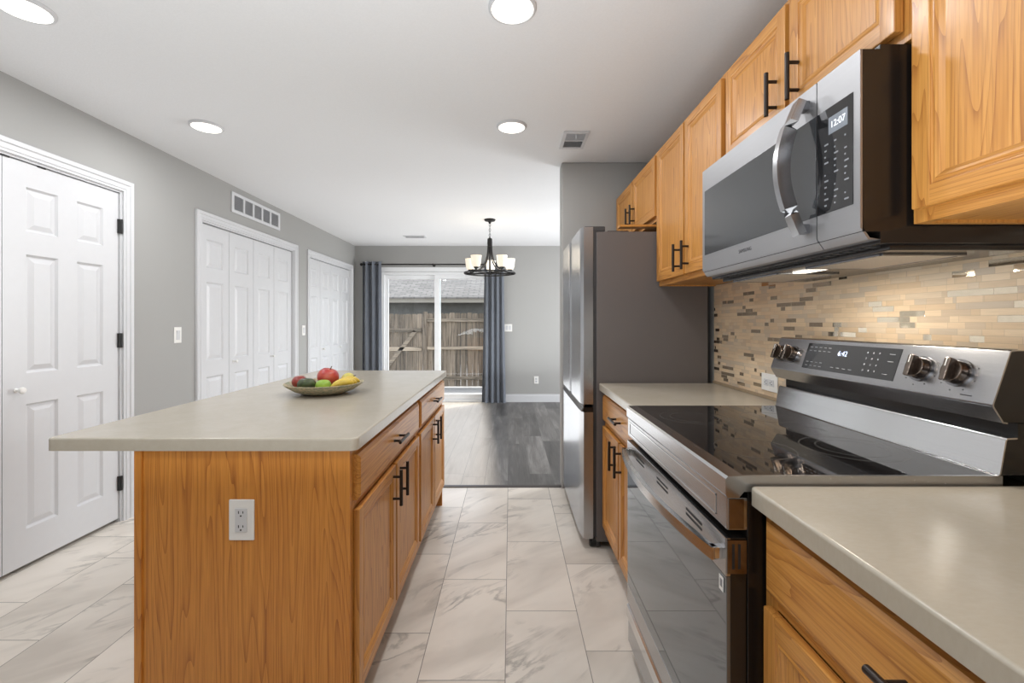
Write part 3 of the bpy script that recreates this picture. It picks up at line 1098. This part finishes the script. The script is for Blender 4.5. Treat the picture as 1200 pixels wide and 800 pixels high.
def drawer_front(parent, face, x, y0, y1, z0, z1, T=.019):
    b = MB()
    xb, xm, c = x - face * T, x - face * .007, .012
    A = [(xb, y0, z0), (xb, y1, z0), (xb, y1, z1), (xb, y0, z1)]
    B = [(xm, y0, z0), (xm, y1, z0), (xm, y1, z1), (xm, y0, z1)]
    C = [(x, y0 + c, z0 + c), (x, y1 - c, z0 + c), (x, y1 - c, z1 - c), (x, y0 + c, z1 - c)]
    vs = A + B + C
    fs = [(3, 2, 1, 0), (8, 9, 10, 11)]
    for k in range(4):
        n = (k + 1) % 4
        fs += [(k, n, 4 + n, 4 + k), (4 + k, 4 + n, 8 + n, 8 + k)]
    if face > 0: pass
    else: fs = [f[::-1] for f in fs]
    b.poly(vs, fs, OY)
    bmesh.ops.recalc_face_normals(b.bm, faces=list(b.bm.faces))
    return b.build('drawer', parent, angle=20)

def base_cabinet(face, xf, xback, y0, y1, label, end_panel=None, split=True, back_panel=False, group='oak base cabinets'):
    """xf = face-frame plane; doors stand .019 proud"""
    t = thing('base_cabinet', ((xf + xback) / 2, (y0 + y1) / 2, 0), label, 'cabinet', group)
    b = MB()
    k = xf - face * .07
    lo, hi = .10, .876
    b.box(xf - face * .019, xback, y0, y1, lo, hi, OZ)
    # face frame
    fx = xf - face * .020
    b.box(fx, xf, y0, y0 + .04, lo, hi, OZ, .001); b.box(fx, xf, y1 - .04, y1, lo, hi, OZ, .001)
    for za, zb in ((lo, lo + .05), (.69, .73), (.84, hi)):
        b.box(fx, xf - face * .0004, y0 + .03, y1 - .03, za, zb, OY, .001)
    b.build('carcass', t)
    one_box('toe_kick', (k, xback, y0 + .005, y1 - .005, 0, .1), M['toe'], t)
    dx = xf + face * .019
    m = (y0 + y1) / 2
    g = .022
    d = drawer_front(t, face, dx, y0 + g, y1 - g, .718, .853)
    bar_pull(d, face, dx, m, .790, .135, False)
    for ya, yb, hy in ((y0 + g, m - .008, m - .052), (m + .008, y1 - g, m + .052)):
        o = shaker(t, face, dx, ya, yb, .150, .690)
        bar_pull(o, face, dx, hy, .615, .135, True)
    return t

def upper_cabinet(y0, y1, z0, z1, label, pull_z, split=None):
    xf = .808
    t = thing('wall_cabinet', (.955, (y0 + y1) / 2, z0), label, 'cabinet', 'oak wall cabinets')
    b = MB()
    b.box(xf + .019, 1.108, y0 + .001, y1 - .001, z0 + .012, z1, OZ)
    fx = xf + .020
    b.box(xf, fx, y0 + .001, y0 + .045, z0, z1, OZ, .001); b.box(xf, fx, y1 - .045, y1 - .001, z0, z1, OZ, .001)
    b.box(xf + .0004, fx, y0 + .04, y1 - .04, z0, z0 + .045, OY, .001); b.box(xf + .0004, fx, y0 + .04, y1 - .04, z1 - .05, z1, OY, .001)
    b.box(fx - .001, 1.108, y0 + .001, y0 + .016, z0, z1, OZ); b.box(fx - .001, 1.108, y1 - .016, y1 - .001, z0, z1, OZ)
    b.build('carcass', t)
    one_box('bottom_panel', (fx, 1.106, y0 + .016, y1 - .016, z0 + .006, z0 + .014), OSH, t)
    m = split or (y0 + y1) / 2
    g = .017
    dx = xf - .020
    for ya, yb, hy in ((y0 + g, m - .009, m - .050), (m + .009, y1 - g, m + .050)):
        o = shaker(t, -1, dx, ya, yb, z0 + .024, z1 - .022)
        bar_pull(o, -1, dx, hy, pull_z, .128, True)
    return t

ZT = 2.178
upper_cabinet(.135, .897, 1.437, ZT, 'oak wall cabinet at right of the microwave, nearest the camera', 1.54)
upper_cabinet(.899, 1.655, 1.812, ZT, 'oak wall cabinet directly above the microwave', 1.915, 1.275)
upper_cabinet(1.657, 2.428, 1.437, ZT, 'tall oak wall cabinet between microwave and refrigerator', 1.541, 2.033)
upper_cabinet(2.430, 3.342, 1.800, ZT, 'short oak wall cabinet above the refrigerator', 1.925, 2.893)
b = MB(); b.box(.60, .80, 2.445, 2.51, 1.765, 1.777, OX, .002)
tag(b.build('oak_board'), 'loose oak board lying on top of the refrigerator', 'board')

base_cabinet(-1, .512, 1.105, .135, .895, 'oak base cabinet in the right foreground, nearer than the range')
base_cabinet(-1, .512, 1.105, -.625, .133, 'oak base cabinet at the right, next to the photographer')
base_cabinet(-1, .512, 1.105, 1.668, 2.418, 'oak base cabinet between range and refrigerator')
base_cabinet(1, -.462, -1.05, 1.292, 2.200, 'oak base cabinet at the near end of the island')
base_cabinet(1, -.462, -1.05, 2.202, 3.030, 'oak base cabinet at the far end of the island')
# veneered end and back panels of the island
t = thing('island_end_panel', (-.765, 1.284, 0), 'wide oak veneer panel closing near end of island, with outlet', 'panel')
b = MB(); b.box(-1.050, -.459, 1.279, 1.291, 0, .877, OZP); b.build('veneer_panel', t)
b = MB(); b.box(-1.072, -1.050, 1.272, 1.291, 0, .877, OZP, .003); b.build('corner_strip', t)
t = tag(one_box('island_back_panel', (-1.064, -1.0515, 1.2925, 3.030, 0, .877), OZP), 'oak veneer panel along seating side of island', 'panel')
t = tag(one_box('island_end_panel', (-1.064, -.462, 3.0315, 3.040, 0, .877), OZP), 'oak veneer panel closing far end of island', 'panel')
plate('wall_outlet', (-.766, 1.279, .678), (1, 0, 0), (0, 0, 1), 'almond outlet on the oak end panel of the island', 'outlet', 'decora')

# counter tops
def countertop(name, outline, label, z0=.878, z1=.914, r=.006):
    b = MB()
    t_ = bmesh.new()
    A = [t_.verts.new((p[0], p[1], z0)) for p in outline]
    B = [t_.verts.new((p[0], p[1], z1)) for p in outline]
    n = len(outline)
    for i in range(n):
        t_.faces.new([A[i], A[(i + 1) % n], B[(i + 1) % n], B[i]])
    t_.faces.new(A[::-1]); t_.faces.new(B)
    bmesh.ops.recalc_face_normals(t_, faces=list(t_.faces))
    es = [e for e in t_.edges if e.verts[0].co.z > z1 - 1e-6 and e.verts[1].co.z > z1 - 1e-6]
    bmesh.ops.bevel(t_, geom=es, offset=r, segments=4, affect='EDGES', profile=.5)
    b._merge(t_, M['laminate'])
    return tag(b.build(name), label, 'countertop')
def rrect(x0, x1, y0, y1, rs):
    """rounded rectangle; rs = radii at (x0,y0),(x1,y0),(x1,y1),(x0,y1)"""
    out = []
    for (cx, cy, r, a0) in ((x0, y0, rs[0], PI), (x1, y0, rs[1], 1.5 * PI), (x1, y1, rs[2], 0), (x0, y1, rs[3], .5 * PI)):
        if r == 0:
            out.append((cx, cy)); continue
        ox = cx + r if cx == x0 else cx - r
        oy = cy + r if cy == y0 else cy - r
        for k in range(7):
            a = a0 + k * PI / 12
            out.append((ox + r * math.cos(a), oy + r * math.sin(a)))
    return out
countertop('island_countertop', rrect(-1.316, -.434, 1.262, 3.062, (.022,) * 4), 'beige laminate countertop covering the whole island')
countertop('countertop', rrect(.479, 1.112, -.63, .8965, (0, 0, 0, .012)), 'beige laminate countertop in the right foreground')
countertop('countertop', rrect(.479, 1.112, 1.670, 2.420, (.012, 0, 0, .012)), 'beige laminate countertop between range and refrigerator')
M['strip'] = plain('brown_caulk_strip', (.34, .255, .165), .5)
b = MB(); b.box(1.098, 1.107, 1.670, 2.428, .9145, .927, M['strip'], .001)
tag(b.build('wall_strip'), 'narrow brown strip where far countertop meets the mosaic', 'trim strip')
b = MB(); b.box(1.1075, 1.1148, -.63, 2.43, .9145, 1.44, M['mosaic'])
struct(b.build('wall_backsplash', smooth=False), 'brown and beige linear mosaic backsplash')

# ------------------------------------------------------------------ refrigerator
def fridge():
    y0, y1 = 2.436, 3.332
    t = thing('refrigerator', (.75, (y0 + y1) / 2, 0), 'stainless french door refrigerator with dark grey side', 'refrigerator')
    b = MB(); b.box(.470, 1.078, y0, y1, .045, 1.737, M['fridge_side'], .005)
    b.build('case', t)
    one_box('gasket', (.452, .470, y0 + .010, y1 - .010, .07, 1.74), M['gasket'], t)
    ym = (y0 + y1) / 2
    def door(ya, yb, za, zb, nm):
        b = MB()
        n = 14
        # gently bowed stainless skin
        pts = []
        for i in range(n + 1):
            s = i / n
            w = min(1, math.sin(PI * s) * 3.2) ** .5 if 0 < s < 1 else 0
            pts.append((.401 - .014 * w, ya + (yb - ya) * s))
        pts += [(.452, yb), (.452, ya)]
        b.prism(pts, 2, za, zb, M['steel_z'])
        i_side = b.mi(M['fridge_steel_side'])
        return b.build(nm, t)
    M['fridge_steel_side'] = M['steel_z']
    for nm, ya, yb in (('door', y0 + .002, ym - .003), ('door', ym + .003, y1 - .002)):
        o = door(ya, yb, .795, 1.762, nm)
    f = door(y0 + .002, y1 - .002, .062, .752, 'freezer_drawer')
    b = MB()
    b.box(.398, .452, y0 + .004, y1 - .004, .752, .778, M['enamel'])
    b.prism([(.390, .752), (.398, .752), (.41, .79), (.404, .795)], 1, y0 + .02, y1 - .02, M['steel_dark'])
    b.build('recessed_grip', f)
    for yy in (y0 + .055, y1 - .055):
        b = MB(); b.box(.405, .520, yy - .045, yy + .045, 1.739, 1.768, M['gasket'], .006); b.build('hinge_cover', t)
    b = MB(); b.box(.54, .66, y0 + .05, y1 - .05, 1.7375, 1.752, M['gasket'], .005); b.build('top_cover', t)
    for yy in (y0 + .05, y1 - .05):
        b = MB(); b.cyl((.44, yy, .022), (.50, yy, .022), .022, M['hinge'], seg=18, bev=.003)
        b.box(.455, .50, yy - .02, yy + .02, .02, .05, M['hinge']); b.build('roller', t)
    one_box('toe_grille', (.474, .486, y0 + .02, y1 - .02, .012, .05), M['gasket'], t)
fridge()

# ------------------------------------------------------------------ range
def kitchen_range():
    y0, y1 = .899, 1.664
    t = thing('range', (.76, (y0 + y1) / 2, 0), 'stainless electric range with black ceramic cooktop and rear controls', 'range')
    b = MB(); b.box(.478, 1.085, y0 + .003, y1 - .003, .03, .905, M['enamel'], .003); b.build('body', t)
    # cooktop: steel rim and glass
    b = MB()
    b.prism([(.437, .888), (.433, .894), (.433, .926), (.438, .931), (.470, .932), (.470, .9), (.46, .888)], 1, y0, y1, M['steel'])
    b.box(.470, .99, y0, y0 + .007, .9, .932, M['steel']); b.box(.470, .99, y1 - .007, y1, .9, .932, M['steel'])
    b.build('cooktop_rim', t)
    one_box('cooktop_glass', (.4705, .985, y0 + .0072, y1 - .0072, .905, .9318), M['cooktop'], t)
    for cx, cy, rs in ((.60, 1.46, (.105, .075)), (.60, 1.10, (.09,)), (.84, 1.46, (.08,)), (.84, 1.10, (.11, .075)), (.85, 1.28, (.05,))):
        b = MB()
        for r in rs:
            b.lathe([(r - .0009, 0), (r - .0009, .0002), (r + .0009, .0002), (r + .0009, 0)], (cx, cy, .9318), M['ring'], 64, cap=False)
        b.build('burner_ring', t)
    # front fascia with its framed rectangle
    b = MB()
    b.box(.437, .478, y0 + .001, y1 - .001, .822, .888, M['steel'], .003)
    for (a, c, d, e) in ((y0 + .05, y1 - .03, .834, .8365), (y0 + .05, y1 - .03, .874, .8765), (y0 + .05, y0 + .0525, .834, .8765), (y1 - .0325, y1 - .03, .834, .8765)):
        b.box(.4355, .438, a, c, d, e, M['steel_bright'])
    b.build('front_fascia', t)
    b = MB(); b.box(.440, .470, y0 - .0004, y0 + .002, .825, .886, M['knob_metal'], .001); b.build('fascia_end', t)
    # oven door
    dz0, dz1 = .212, .806
    b = MB()
    b.box(.443, .476, y0 + .002, y1 - .002, dz0, dz1, M['enamel'], .002)
    d = b.build('oven_door', t)
    b = MB(); b.box(.4345, .4445, y0 + .002, y1 - .002, .728, dz1, M['steel'], .002)
    b.build('door_top_band', d)
    b = MB(); b.box(.4345, .4445, y0 + .002, y1 - .002, dz0, .276, M['steel'], .002); b.build('door_bottom_band', d)
    b = MB(); b.box(.4355, .4440, y0 + .002, y1 - .002, .2762, .7278, M['ovenglass'], .0015); b.build('door_glass', d)
    for k, yc in enumerate((1.06, 1.28, 1.50)):
        s = MB()
        for dz in (.782, .770):
            s.box(.4338, .4348, yc - .045, yc + .045, dz - .0028, dz + .0028, M['slot'])
        s.build('vent_slots', d)
    b = MB()
    b.box(.436, .4755, y0 - .0008, y0 + .003, .735, .803, M['knob_metal'], .001)
    for xx in (.448, .460):
        b.box(xx - .0025, xx + .0025, y0 - .0016, y0, .745, .795, M['slot'])
    b.build('door_end_cap', d)
    # bowed handle
    pts = []
    for i in range(25):
        s_ = i / 24
        bow = .016 + .036 * math.sin(PI * s_) ** .85
        bow *= 1
        pts.append((.4345 - bow, y0 + .016 + s_ * (y1 - y0 - .032), .768))
    b = MB(); b.tube(pts, .01, M['steel_bright'], flat=(.007, .0125))
    for yy in (y0 + .016 + .010, y1 - .016 - .010):
        b.box(.411, .436, yy - .010, yy + .010, .7555, .7805, M['steel_bright'], .003)
    b.build('handle', d)
    b = MB(); b.M = None
    b.box(.4337, .4346, y0 + .012, y0 + .030, .690, .720, M['plastic']); b.box(.4334, .4338, y0 + .016, y0 + .026, .698, .714, M['legend'])
    b.build('sticker', d)
    # drawer
    b = MB(); b.box(.438, .476, y0 + .002, y1 - .002, .060, .204, M['steel'], .003)
    b.prism([(.438, .150), (.432, .155), (.432, .195), (.438, .2)], 1, y0 + .004, y1 - .004, M['steel_bright'])
    b.build('storage_drawer', t)
    for yy in (y0 + .05, y1 - .05):
        for xx in (.51, 1.04):
            b = MB(); b.cyl((xx, yy, 0), (xx, yy, .034), .016, M['hinge'], seg=14); b.build('foot', t)
    one_box('kick_plate', (.474, .482, y0 + .012, y1 - .012, .022, .062), M['enamel'], t)
    # backguard
    def skin(b, pts, ya, yb, th, m):
        back = []
        for k, p in enumerate(pts):
            a, c = Vector(pts[max(k - 1, 0)]), Vector(pts[min(k + 1, len(pts) - 1)])
            d = (c - a).normalized()
            back.append((p[0] + d.y * th, p[1] - d.x * th))
        b.prism(pts + back[::-1], 1, ya, yb, m)
    g = MB(); skin(g, [(.984, .9325), (.9865, .936), (.998, 1.002), (1.002, 1.007), (1.022, 1.008)], y0 + .002, y1 - .002, .003, M['steel_bright'])
    bg = g.build('backguard', t)
    g = MB(); g.prism([(.990, .9325), (1.003, 1.003), (1.024, 1.004), (1.024, 1.036), (1.085, 1.036), (1.085, .9325)], 1, y0 + .003, y1 - .003, M['enamel'])
    g.build('backguard_core', bg)
    A, B_ = Vector((.970, 0, 1.077)), Vector((1.005, 0, 1.182))
    g = MB()
    skin(g, [(1.000, 1.036), (.990, 1.038), (.970, 1.070), (.970, 1.077), (1.005, 1.182), (1.010, 1.186), (1.020, 1.187)], y0, y1, .003, M['steel'])
    cp = g.build('control_panel', bg)
    g = MB(); g.prism([(.998, 1.0395), (.993, 1.041), (.9735, 1.0715), (.9735, 1.0765), (1.0085, 1.180), (1.02, 1.183), (1.055, 1.183), (1.085, 1.165), (1.085, 1.0365)], 1, y0 + .001, y1 - .001, M['enamel'])
    g.build('panel_core', bg)
    # panel frame: u along -Y, v up the slope
    v = (B_ - A).normalized()
    u = Vector((0, -1, 0))
    nrm = u.cross(v)
    L = (B_ - A).length
    def on(yc, f, out=0.0):
        p = A + v * (L * f)
        p.y = yc
        return p + nrm * out
    def F(yc, f, out=0.0):
        return frame(on(yc, f, out), u, v)
    b = MB(); b.M = F(1.318, .52)
    b.box(-.178, .178, -.043, .043, -.002, .0008, M['blackglass'])
    dp = b.build('display_glass', cp)
    text_part('clock_digits', '6:42', .022, on(1.335, .66, .0012), u, v, M['blue'], dp)
    def legends(rects):
        b = MB(); b.M = F(1.318, .52, .0009)
        for (xa, xb_, va, vb) in rects:
            b.box(xa, xb_, va, vb, 0, .0002, M['legend'])
        b.build('key_legends', dp)
    legends([(-.165 + c * .021, -.153 + c * .021, vv - .0009, vv + .0009) for vv in (.030, .018) for c in range(5)])
    legends([(-.165 + c * .021, -.153 + c * .021, vv - .0009, vv + .0009) for vv in (-.020, -.032) for c in range(4)])
    legends([(-.05 + c * .024, -.037 + c * .024, -.030, -.0282) for c in range(4)])
    legends([(.072 + c * .020, .0755 + c * .020, .024 - r * .017, .029 - r * .017) for r in range(4) for c in range(3)])
    legends([(.145, .163, .026, .0278), (.145, .163, .006, .0078)])
    legends([(.140, .156, -.029, -.0272)])
    for yc in (1.625, 1.565, 1.075, .985):
        b = MB(); b.M = F(yc, .50)
        b.cyl((0, 0, 0), (0, 0, .004), .031, M['steel_dark'], seg=32)
        b.cyl((0, 0, .004), (0, 0, .020), .0265, M['knob_metal'], r2=.024, seg=32, bev=.002)
        b.box(-.0075, .0075, -.0265, .0265, .018, .034, M['knob_metal'], .003)
        b.box(-.0012, .0012, .006, .024, .0338, .0345, M['plastic'])
        b.build('knob', cp)
        b = MB(); b.M = F(yc, .50, .0003)
        for k in range(7):
            a = math.radians(-220 + k * 40)
            b.cyl((.041 * math.cos(a), .041 * math.sin(a), 0), (.041 * math.cos(a), .041 * math.sin(a), .0003), .0016, M['ink'], seg=8)
        b.build('knob_marks', cp)
    b = MB(); b.M = F(.955, .08, .0003)
    b.box(-.012, .012, -.0012, .0012, 0, .0003, M['ink'])
    b.build('print', cp)
kitchen_range()

# ------------------------------------------------------------------ microwave
def microwave():
    y0, y1, zb, zt = .902, 1.642, 1.412, 1.792
    t = thing('microwave', (.91, (y0 + y1) / 2, 1.39), 'stainless over-the-range microwave hung under oak wall cabinet', 'microwave')
    b = MB()
    b.box(.748, 1.104, y0 + .002, y1 + .016, 1.400, zt + .012, M['enamel'], .002)
    b.box(.775, 1.08, y0 + .012, y1 - .01, 1.388, 1.402, M['enamel'], .003)
    b.build('body', t)
    ys = 1.030
    def front(ya, yb, nm, par):
        b = MB()
        b.box(.7105, .7475, ya, yb, zb + .012, zt, M['enamel'])
        b.prism([(.7475, zb - .004), (.722, zb - .004), (.706, zb + .020), (.706, zt), (.7115, zt), (.7115, zb + .02), (.725, zb)], 1, ya, yb, M['steel_satin'], .0)
        return b.build(nm, par)
    d = front(ys + .0015, y1, 'door', t)
    c = front(y0, ys - .0015, 'control_panel', t)
    b = MB(); b.box(.7048, .7066, ys + .0015, 1.622, 1.484, 1.715, M['mwglass'], .0006); b.build('window', d)
    b = MB(); b.box(.7048, .7066, .920, ys - .0015, 1.484, 1.715, M['blackglass'], .0006); kp = b.build('keypad', c)
    one_box('screen', (.7044, .7050, .934, .990, 1.655, 1.692), M['lcd'], kp)
    u, v = (0, -1, 0), (0, 0, 1)
    text_part('clock_digits', '12:07', .020, (.7042, .962, 1.6735), u, v, M['lcdtext'], kp)
    b = MB()
    for r in range(11):
        for q in range(3):
            if (r * 3 + q) % 7 == 5: continue
            yy = 1.003 - q * .030
            zz = 1.636 - r * .0135
            w = (.012, .007, .004)[(r + q) % 3]
            b.box(.7045, .7049, yy - w, yy, zz - .0018, zz + .0018, M['legend'])
    b.build('key_legends', kp)
    text_part('brand_lettering', 'SAMSUNG', .016, (.7055, 1.345, 1.458), u, v, M['ink'], d)
    # bowed handle
    pts = []
    for i in range(21):
        s = i / 20
        pts.append((.690 - .040 * math.sin(PI * s), 1.066 + .006 * math.sin(PI * s), 1.450 + .315 * s))
    b = MB(); b.tube(pts, .01, M['steel_z'], flat=(.016, .009))
    for zz in (1.462, 1.753):
        b.box(.684, .707, 1.054, 1.078, zz - .011, zz + .011, M['steel_dark'], .002)
    b.build('handle', d)
    # underside
    for ya, yb in ((.96, 1.20), (1.33, 1.59)):
        b = MB(); b.box(.80, .97, ya, yb, 1.3845, 1.3885, M['filter'], .001)
        b.build('grease_filter', t)
        b = MB()
        for a0, a1, c0, c1 in ((.795, .975, ya - .006, ya + .003), (.795, .975, yb - .003, yb + .006), (.792, .802, ya, yb), (.968, .978, ya, yb)):
            b.box(a0, a1, c0, c1, 1.3830, 1.3885, M['steel_dark'], .001)
        b.build('filter_frame', t)
    b = MB(); b.box(.83, .87, 1.215, 1.315, 1.3850, 1.3885, M['hoodlamp'], .001)
    b.build('lamp_lens', t)
    add_light('hood_light', 'AREA', (.85 - .91, 1.265 - (y0 + y1) / 2, 1.380 - 1.39), 1.9, (1, .92, .80), .04, .1, direction=(0, 0, -1), parent=t)
    b = MB()
    for i in range(22):
        yy = y0 + .03 + i * .031
        b.box(.753, .772, yy, yy + .020, 1.3975, 1.4005, M['slot'])
    b.build('intake_vents', t)
microwave()

# ------------------------------------------------------------------ chandelier
def chandelier():
    cx, cy = -.238, 5.20
    t = thing('chandelier', (cx, cy, H), 'dark iron chandelier with five lit frosted shades', 'chandelier')
    b = MB(); b.lathe([(.065, 0), (.066, -.006), (.058, -.018), (.02, -.026), (.012, -.045), (.006, -.05)], (cx, cy, H), M['black'], 28); b.build('canopy', t)
    b = MB()
    z = H - .045
    i = 0
    while z > 2.225:
        pts = []
        for k in range(12):
            a = 2 * PI * k / 12
            px, pz = .009 * math.cos(a), .018 * math.sin(a)
            pts.append((cx + (px if i % 2 == 0 else 0), cy + (0 if i % 2 == 0 else px), z - .018 + pz))
        b.tube(pts, .0028, M['black'], 6, closed=True)
        z -= .030; i += 1
    b.build('chain', t)
    b = MB(); b.lathe([(.006, 2.235), (.012, 2.225), (.028, 2.215), (.030, 2.16), (.026, 2.15), (.026, 2.13), (.02, 2.125)], (cx, cy, 0), M['black'], 24)
    b.cyl((cx, cy, 1.83), (cx, cy, 2.15), .010, M['black'])
    b.build('column', t)
    R, zr = .275, 1.815
    b = MB()
    def ring(r):
        pts = [(cx + r * math.cos(2 * PI * k / 48), cy + r * math.sin(2 * PI * k / 48), zr) for k in range(48)]
        b.tube(pts, .01, M['black'], closed=True, flat=(.006, .007))
    ring(R + .02); ring(.06)
    b.build('ring', t)
    for k in range(5):
        a = math.radians(90 + 72 * k)
        dx, dy = math.cos(a), math.sin(a)
        pts = []
        for s in range(15):
            f = s / 14
            r = .022 + (R + .014) * (f ** 2.6)
            zz = 2.19 - .365 * math.sin(f * PI / 2) ** .9
            pts.append((cx + dx * r, cy + dy * r, zz))
        b = MB(); b.tube(pts, .0075, M['black'], 8)
        b.tube([(cx + dx * .055, cy + dy * .055, zr), (cx + dx * (R + .02), cy + dy * (R + .02), zr)], .01, M['black'], flat=(.006, .009))
        b.build('arm', t)
        px, py = cx + dx * (R - .03), cy + dy * (R - .03)
        b = MB(); b.lathe([(.008, -.012), (.010, 0), (.010, .028), (.026, .040), (.030, .050), (.012, .056)], (px, py, zr), M['black'], 20)
        so = b.build('socket', t)
        b = MB()
        b.lathe([(.030, .050), (.042, .056), (.052, .085), (.060, .165), (.063, .178), (.060, .178), (.056, .165), (.048, .088), (.036, .062), (.026, .056)], (px, py, zr), M['shade'], 28)
        b.build('shade', t)
    add_light('chandelier_glow', 'POINT', (0, 0, 1.98 - H), 3.5, (1, .88, .70), parent=t).data.shadow_soft_size = .15
chandelier()

# ------------------------------------------------------------------ fruit bowl
BX, BY, BZ = -.862, 2.075, .9145
b = MB()
prof_o = [(.070, 0), (.095, .003), (.130, .016), (.160, .036), (.174, .049)]
prof_i = [(.170, .050), (.156, .039), (.126, .020), (.092, .008), (.06, .006)]
def wob(a, h):
    return 1 + .010 * math.sin(26 * a) * (1 if h > .004 else .3)
b.lathe(prof_o + prof_i, (BX, BY, BZ), M['wicker'], 104, wob=wob)
tag(b.build('fruit_bowl', base=True), 'shallow woven bowl of fruit on the island', 'bowl')

def round_fruit(name, x, y, z, r, m, label, cat, sx=1.0, sz=.92, stem=True, tilt=0):
    t = thing(name, (x, y, z - r * sz), label, cat)
    b = MB()
    prof = []
    for k in range(17):
        a = PI * k / 16
        rr = r * math.sin(a)
        hh = -r * sz * math.cos(a)
        dimple = .22 * r * math.exp(-(rr / (r * .35)) ** 2)
        hh += dimple if hh < 0 else -dimple
        prof.append((max(rr, .0005), hh))
    b.lathe(prof, (0, 0, 0), m, 28)
    mt = Matrix.Translation((x, y, z)) @ Matrix.Rotation(tilt, 4, 'Y') @ Matrix.Diagonal((sx, 1, 1, 1))
    bmesh.ops.transform(b.bm, matrix=mt, verts=list(b.bm.verts))
    b.build('skin', t, angle=80)
    if stem:
        s = MB(); s.tube([(0, 0, r * sz * .72), (.002, 0, r * sz * .95), (.005, 0, r * sz * 1.18)], .0022, M['stem'], 8)
        bmesh.ops.transform(s.bm, matrix=mt, verts=list(s.bm.verts))
        s.build('stem', t)
    return t
round_fruit('apple', BX + .002, BY + .036, BZ + .070, .049, M['f_red'], 'large bright red apple at the top of the fruit bowl', 'apple', tilt=.25)
round_fruit('plum', BX - .108, BY - .018, BZ + .054, .033, M['f_dark'], 'small dark red fruit at left end of the bowl', 'fruit', stem=False)
round_fruit('avocado', BX - .055, BY - .062, BZ + .048, .033, M['f_avo'], 'dark green avocado at front left in the bowl', 'avocado', sx=1.25, sz=.95, stem=False)
round_fruit('green_apple', BX + .024, BY - .070, BZ + .045, .031, M['f_lime'], 'bright green fruit at the front of the bowl', 'fruit', sx=1.1, stem=False)
round_fruit('pear', BX + .088, BY + .062, BZ + .052, .034, M['f_pear'], 'yellow green pear behind the bananas in the bowl', 'pear', sz=1.05, tilt=.9)
def banana(x, y, z, ang, lift, label):
    t = thing('banana', (x, y, z), label, 'banana', 'bananas in the fruit bowl')
    pts, rs = [], []
    for k in range(17):
        s = k / 16 - .5
        px = s * .100
        pz = .018 * (1 - (2 * s) ** 2) + lift * s
        c, sn = math.cos(ang), math.sin(ang)
        pts.append((x + c * px, y + sn * px, z + pz))
        e = 1 - (2 * abs(s)) ** 3.2
        rs.append(.004 + .0120 * max(0, e))
    b = MB(); b.tube(pts, rs, M['f_ban'], 10); b.build('peel', t, angle=80)
    e = MB(); e.tube([pts[0], tuple(Vector(pts[0]) + (Vector(pts[0]) - Vector(pts[1])).normalized() * .012)], .0038, M['stem'], 8); e.build('tip', t)
    return t
banana(BX + .106, BY - .066, BZ + .041, .30, .022, 'yellow banana lowest at front right of the bowl')
banana(BX + .108, BY - .030, BZ + .040, .30, .016, 'yellow banana in the middle of the bunch in bowl')
banana(BX + .108, BY + .008, BZ + .043, .30, .012, 'yellow banana lying highest beside the red apple')
